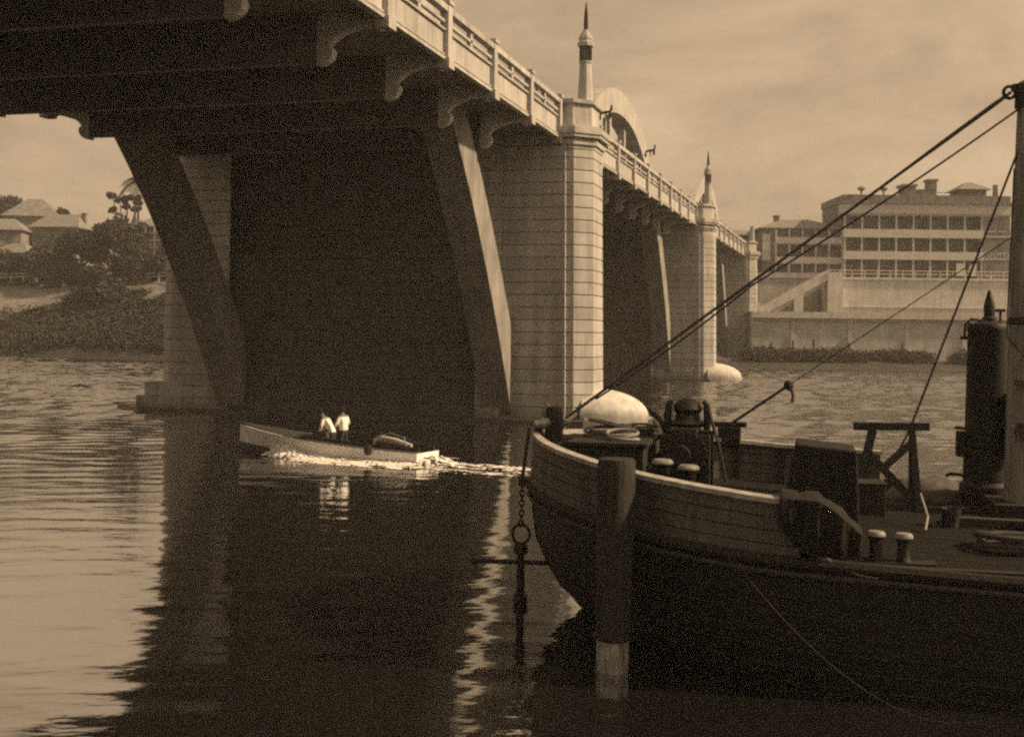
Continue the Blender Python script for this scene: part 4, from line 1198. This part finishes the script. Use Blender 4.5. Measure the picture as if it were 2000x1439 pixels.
# mooring pile
pl = empty('mooring_pile', bw(2.05, -3.82, 0), .3)
def pile_ring(z, r, seed):
    rg = random.Random(seed)
    return [(r * (1 + .05 * sin(3 * a + 1) + .03 * sin(7 * a)) * cos(a) + (z - 1.5) * .012, r * (1 + .05 * sin(3 * a + 1) + .03 * sin(7 * a)) * sin(a), z) for a in [2 * pi * k / 24 for k in range(24)]]
M().loft([pile_ring(z, r, 1) for z, r in ((.50, .245), (1.0, .25), (1.6, .26), (2.2, .268), (2.7, .272), (2.95, .27), (3.0, .25))]).build('shaft', 'pile_wood', pl, smooth=True)
M().loft([pile_ring(z, r, 1) for z, r in ((-2.5, .22), (-.3, .225), (.1, .228), (.44, .235), (.49, .225))]).build('worn_foot', 'pile_worn', pl, smooth=True)
M().loft([pile_ring(z, r, 1) for z, r in ((.44, .262), (.46, .275), (.52, .275), (.54, .262))]).build('iron_band', 'iron', pl, smooth=True)
tag(pl, 'dark timber mooring pile with a pale worn foot in front of the barge bow', 'pile')

# ------------------------------------------------------------------ launch
LA, LBk = Vector((-10.55, 47.82, 0)), Vector((-3.07, 43.99, 0))
lmid = (LA + LBk) / 2; ldir = (LA - LBk).normalized()
LRZ = math.atan2(ldir.y, ldir.x)
la = empty('motor_launch', lmid, LRZ); la.rotation_euler = (0, radians(-2.2), LRZ)
LL = 4.25
def lhb(x):
    t = (x + LL) / (2 * LL); return interp(t, [(0, .78), (.2, .92), (.45, 1.0), (.65, .9), (.8, .66), (.9, .40), (.97, .14), (1, .02)])
def lz(x):
    t = (x + LL) / (2 * LL); return interp(t, [(0, .58), (.3, .58), (.6, .66), (.85, .80), (1, .90)])
def lk_(x):
    t = (x + LL) / (2 * LL); return interp(t, [(0, -.25), (.5, -.4), (.85, -.32), (.96, -.12), (1, .0)])
xs = [-LL + 2 * LL * i / 34 for i in range(35)]
up = M(); lo = M()
ru = []; rl = []; hbm = []
for x in xs:
    h_, zt, zk = lhb(x), lz(x), lk_(x)
    zw = .12 + .10 * max(0, x / LL)
    fl = .92 - .25 * max(0, x / LL)
    ru.append([(x, h_, zt), (x, h_ * fl, zw), (x, h_ * fl - .03 * min(1, h_ * 4), zw), (x, h_ - .05 * min(1, h_ * 4), zt), ])
    rl.append([(x, h_ * fl, zw), (x, h_ * fl * .75, zk * .6), (x, 0, zk), (x, -h_ * fl * .75, zk * .6), (x, -h_ * fl, zw)])
M().loft(ru).build('topside', 'launch_hull', la, smooth=True)
M().loft([[(x, -y, z) for x, y, z in reversed(r)] for r in ru]).build('topside', 'launch_hull', la, smooth=True)
M().loft(rl, close=False, cap=False).build('bottom', 'launch_bottom', la, smooth=True)
M().box(-LL - .05, -LL, -.76, .76, -.1, .58).build('transom', 'launch_hull', la)
dk = [x for x in xs if x > .35]
M().loft([[(x, -lhb(x) * .98, lz(x) - .02), (x, lhb(x) * .98, lz(x) - .02), (x, lhb(x) * .5, lz(x) + .07), (x, 0, lz(x) + .10), (x, -lhb(x) * .5, lz(x) + .07)] for x in dk]).build('foredeck', 'launch_deck', la, smooth=True)
sd = [x for x in xs if x <= .5]
for sg in (1, -1):
    M().loft([[(x, sg * lhb(x) * .99, lz(x) - .02), (x, sg * lhb(x) * .99, lz(x) + .02), (x, sg * (lhb(x) - .26), lz(x) + .05), (x, sg * (lhb(x) - .26), lz(x) - .02)] for x in sd]).build('side_deck', 'launch_deck', la)
    M().loft([[(x, sg * (lhb(x) - .25), lz(x) - .1), (x, sg * (lhb(x) - .25), lz(x) + .17), (x, sg * (lhb(x) - .29), lz(x) + .17), (x, sg * (lhb(x) - .29), lz(x) - .1)] for x in sd]).build('coaming', 'launch_deck', la)
M().box(-4.2, .5, -.6, .6, -.08, .0).build('sole', 'launch_deck', la)
M().box(.36, .42, -.75, .75, 0, .88).build('bulkhead', 'launch_deck', la)
M().box(-1.9, -1.0, -.28, .28, .0, .62).build('engine_box', 'launch_deck', la, bevel=.03)
M().box(-3.9, -3.5, -.62, .62, .3, .36).build('thwart', 'launch_deck', la)
M().tube([(.8 - k * 1e-9, 0, 0) for k in range(0)] or [(4.05, 0, 1.05), (4.1, 0, 1.2)], .03, 6).build('bow_bitt', 'iron', la)
tag(la, 'low pale motor launch speeding left in front of the bridge pier', 'boat')
# gear bundle at the stern
gb = empty('gear_bundle', Vector(lmid) - ldir * 2.9 + Vector((0, 0, .62)), LRZ)
M().tube([(-.8, .1, .0), (-.2, .15, .12), (.5, .05, .18), (.9, .0, .1)], [.06, .12, .13, .05], 8).build('folded_sail', 'paint_pale', gb, smooth=True)
M().tube([(-.9, -.25, .05), (0, -.2, .28), (.9, -.3, .05)], [.03, .035, .03], 6).build('oar', 'launch_deck', gb)
M().tube([(-.7, .35, .0), (-.6, .3, .3), (0, .25, .42), (.6, .3, .3), (.7, .35, 0)], .022, 6).build('hoop', 'rope_pale', gb)
tag(gb, 'bundle of folded sail, oar and hoop at the stern of the launch', 'gear')
fd = M().lathe([(.03, -.2), (.13, -.15), (.15, 0), (.13, .15), (.03, .2)], (0, 0, 0), 12).build('fender', 'iron', smooth=True)
fdp = lmid - ldir * 2.45 + Vector((-ldir.y, ldir.x, 0)) * (.95 if (-ldir.y * 0 - 1) and False else 0)
side = Vector((-ldir.y, ldir.x, 0))
if side.y > 0: side = -side
fd.location = lmid - ldir * 2.4 + side * 1.0 + Vector((0, 0, .48))
tag(fd, 'round dark fender hung on the near side of the launch', 'fender')

# people
def person(loc, rz, label, mt, lean=0.0, reach=(.36, 1.06), hat=True, stance=.11):
    t = empty('person', loc, rz)
    me = bpy.data.meshes.new('body')
    L_ = lambda z: lean * max(0, z - .9)
    V = [((0, 0, .93), .135), ((L_(1.12), 0, 1.12), .125), ((L_(1.33) + .01, 0, 1.33), .14), ((L_(1.47) + .02, 0, 1.455), .055), ((L_(1.53) + .045, 0, 1.54), .085), ((L_(1.62) + .045, 0, 1.635), .075)]
    E_ = [(0, 1), (1, 2), (2, 3), (3, 4), (4, 5)]
    for sg in (1, -1):
        k = len(V); l2 = L_(1.38)
        V += [((l2, sg * .19, 1.385), .062), ((l2 + .0, sg * .31, 1.14), .05), ((l2 * .6 + reach[0] * .7, sg * .2, reach[1] + .02), .034), ((l2 * .6 + reach[0], sg * .17, reach[1]), .03)]
        E_ += [(2, k), (k, k + 1), (k + 1, k + 2), (k + 2, k + 3)]
        k = len(V)
        V += [((0, sg * .10, .86), .09), ((.03, sg * stance, .5), .06), ((0, sg * stance, .09), .045), ((.14, sg * stance * 1.1, .04), .035)]
        E_ += [(0, k), (k, k + 1), (k + 1, k + 2), (k + 2, k + 3)]
    me.from_pydata([v for v, r in V], E_, [])
    o = bpy.data.objects.new('body', me); C.objects.link(o); o.parent = t
    me.materials.append(MATS[mt])
    sk = o.modifiers.new('skin', 'SKIN')
    if not me.skin_vertices: pass
    for i, (v, r) in enumerate(V):
        d = me.skin_vertices[0].data[i] if len(me.skin_vertices) else None
        if d: d.radius = (r * 1.25, r * 1.12) if i in (0, 1, 2) else (r * 1.15, r * 1.15); d.use_root = (i == 0)
    ss_ = o.modifiers.new('sub', 'SUBSURF'); ss_.levels = 2; ss_.render_levels = 2
    if hat:
        hx = L_(1.62) + .045
        M().lathe([(.15, 1.63), (.16, 1.645), (.10, 1.66), (.095, 1.74), (.05, 1.76)], (hx, 0, 0), 14).build('hat', 'canvas', t, smooth=True)
    t.scale = (1.08, 1.08, 1.04)
    tag(t, label, 'person')
    return t
floor_z = .02
person(lmid - ldir * .38 + side * .30 + Vector((0, 0, floor_z)), LRZ + .25, 'left person in white shirt bending forward in the launch', 'clothes_white', lean=.62, reach=(.30, .94))
person(lmid - ldir * .50 - side * .22 + Vector((0, 0, floor_z + .04)), LRZ - .1, 'right person in white shirt standing upright in the launch', 'clothes_white', lean=.08, reach=(.30, 1.0))
ws = -3.2
person((BX + cos(TH) * (OC + 10.2) + sin(TH) * ws, BY - sin(TH) * (OC + 10.2) + cos(TH) * ws, 15.7), 1.2, 'dark clothed person walking behind the bridge parapet, head showing', 'clothes_dark', lean=.03, reach=(.12, .9))

# wake foam
def foam():
    m = M(); vs = {}; 
    def sheet(xa, xb, nx_, yf, hf, ny_=12, seed=0, thr=-.15):
        P = []
        for i in range(nx_ + 1):
            x = xa + (xb - xa) * i / nx_
            y0, y1 = yf(x)
            for j in range(ny_ + 1):
                t = j / ny_; y = y0 + (y1 - y0) * t
                e = noise.noise(Vector((x * 1.6, y * 4.0, seed))) * .45 + noise.noise(Vector((x * 6.5, y * 12.0, seed + 3))) * .55
                z = hf(x, t) * (1 + .8 * e) + .012
                P.append((x + e * .08, y + e * .10, max(.006, z), e, t))
        k = len(m.v); m.v += [p[:3] for p in P]
        for i in range(nx_):
            for j in range(ny_):
                a = i * (ny_ + 1) + j
                q = (a, a + 1, a + ny_ + 2, a + ny_ + 1)
                ee = sum(P[c][3] for c in q) / 4; tt = P[a][4]
                fade = max(0, (xa - m.v[k + a][0]) / abs(xb - xa)) if xb < xa else 0
                if ee > thr + .35 * abs(tt - .4) * 1.2 + .25 * fade: m.f.append(tuple(c + k for c in q))
    # bow wave and side wash on the near side (+y local)
    bowx = 2.55
    for sg in (1, -1):
        sheet(bowx, -LL - .3, 200, lambda x: (sg * (lhb(x) * .84), sg * (lhb(x) * .9 +   .3 + .85 * min(1, (bowx - x) / 3) + .04 * (bowx - x))),
              lambda x, t: (.34 * math.exp(-((bowx - .7 - x) / 1.5) ** 2) + .10) * (1 - t) ** .8 * min(1, (bowx - x) * 1.1 + .05), 26, 1 + sg, -.45)
    # stern wash
    sheet(-LL + .1, -LL - 9.5, 230, lambda x: (-.75 - .06 * (-LL - x), .8 + .03 * (-LL - x)),
          lambda x, t: (.22 * math.exp(-((-LL - .25 - x) / .6) ** 2) + .05 * math.exp((x + LL) / 5)) * (4 * t * (1 - t)) ** .6, 26, 9, -.14)
    sheet(-LL - .2, -LL - 10.5, 230, lambda x: (1.0 + .02 * (-LL - x), 1.75 + .12 * (-LL - x)),
          lambda x, t: .03 * (4 * t * (1 - t)), 18, 15, -.08)
    o = m.build('wake_foam', 'foam', smooth=True)
    o.location = lmid + Vector((0, 0, .0)); o.rotation_euler = (0, 0, LRZ)
    tag(o, 'white foam of the bow wave and wake behind the launch', 'foam', kind='stuff')
foam()

# ------------------------------------------------------------------ thin river haze
hz = M().box(-960, 960, -560, 1260, -4.6, 46).build('haze', None)
hm = bpy.data.materials.new('haze'); hm.use_nodes = True
hn = hm.node_tree; hn.nodes.clear()
pv = hn.nodes.new('ShaderNodeVolumePrincipled'); pv.inputs['Color'].default_value = (.8, .8, .8, 1); pv.inputs['Density'].default_value = .0006
ho = hn.nodes.new('ShaderNodeOutputMaterial'); hn.links.new(pv.outputs[0], ho.inputs['Volume'])
hz.data.materials.append(hm)
tag(hz, 'thin even haze over the river', 'haze', kind='stuff')
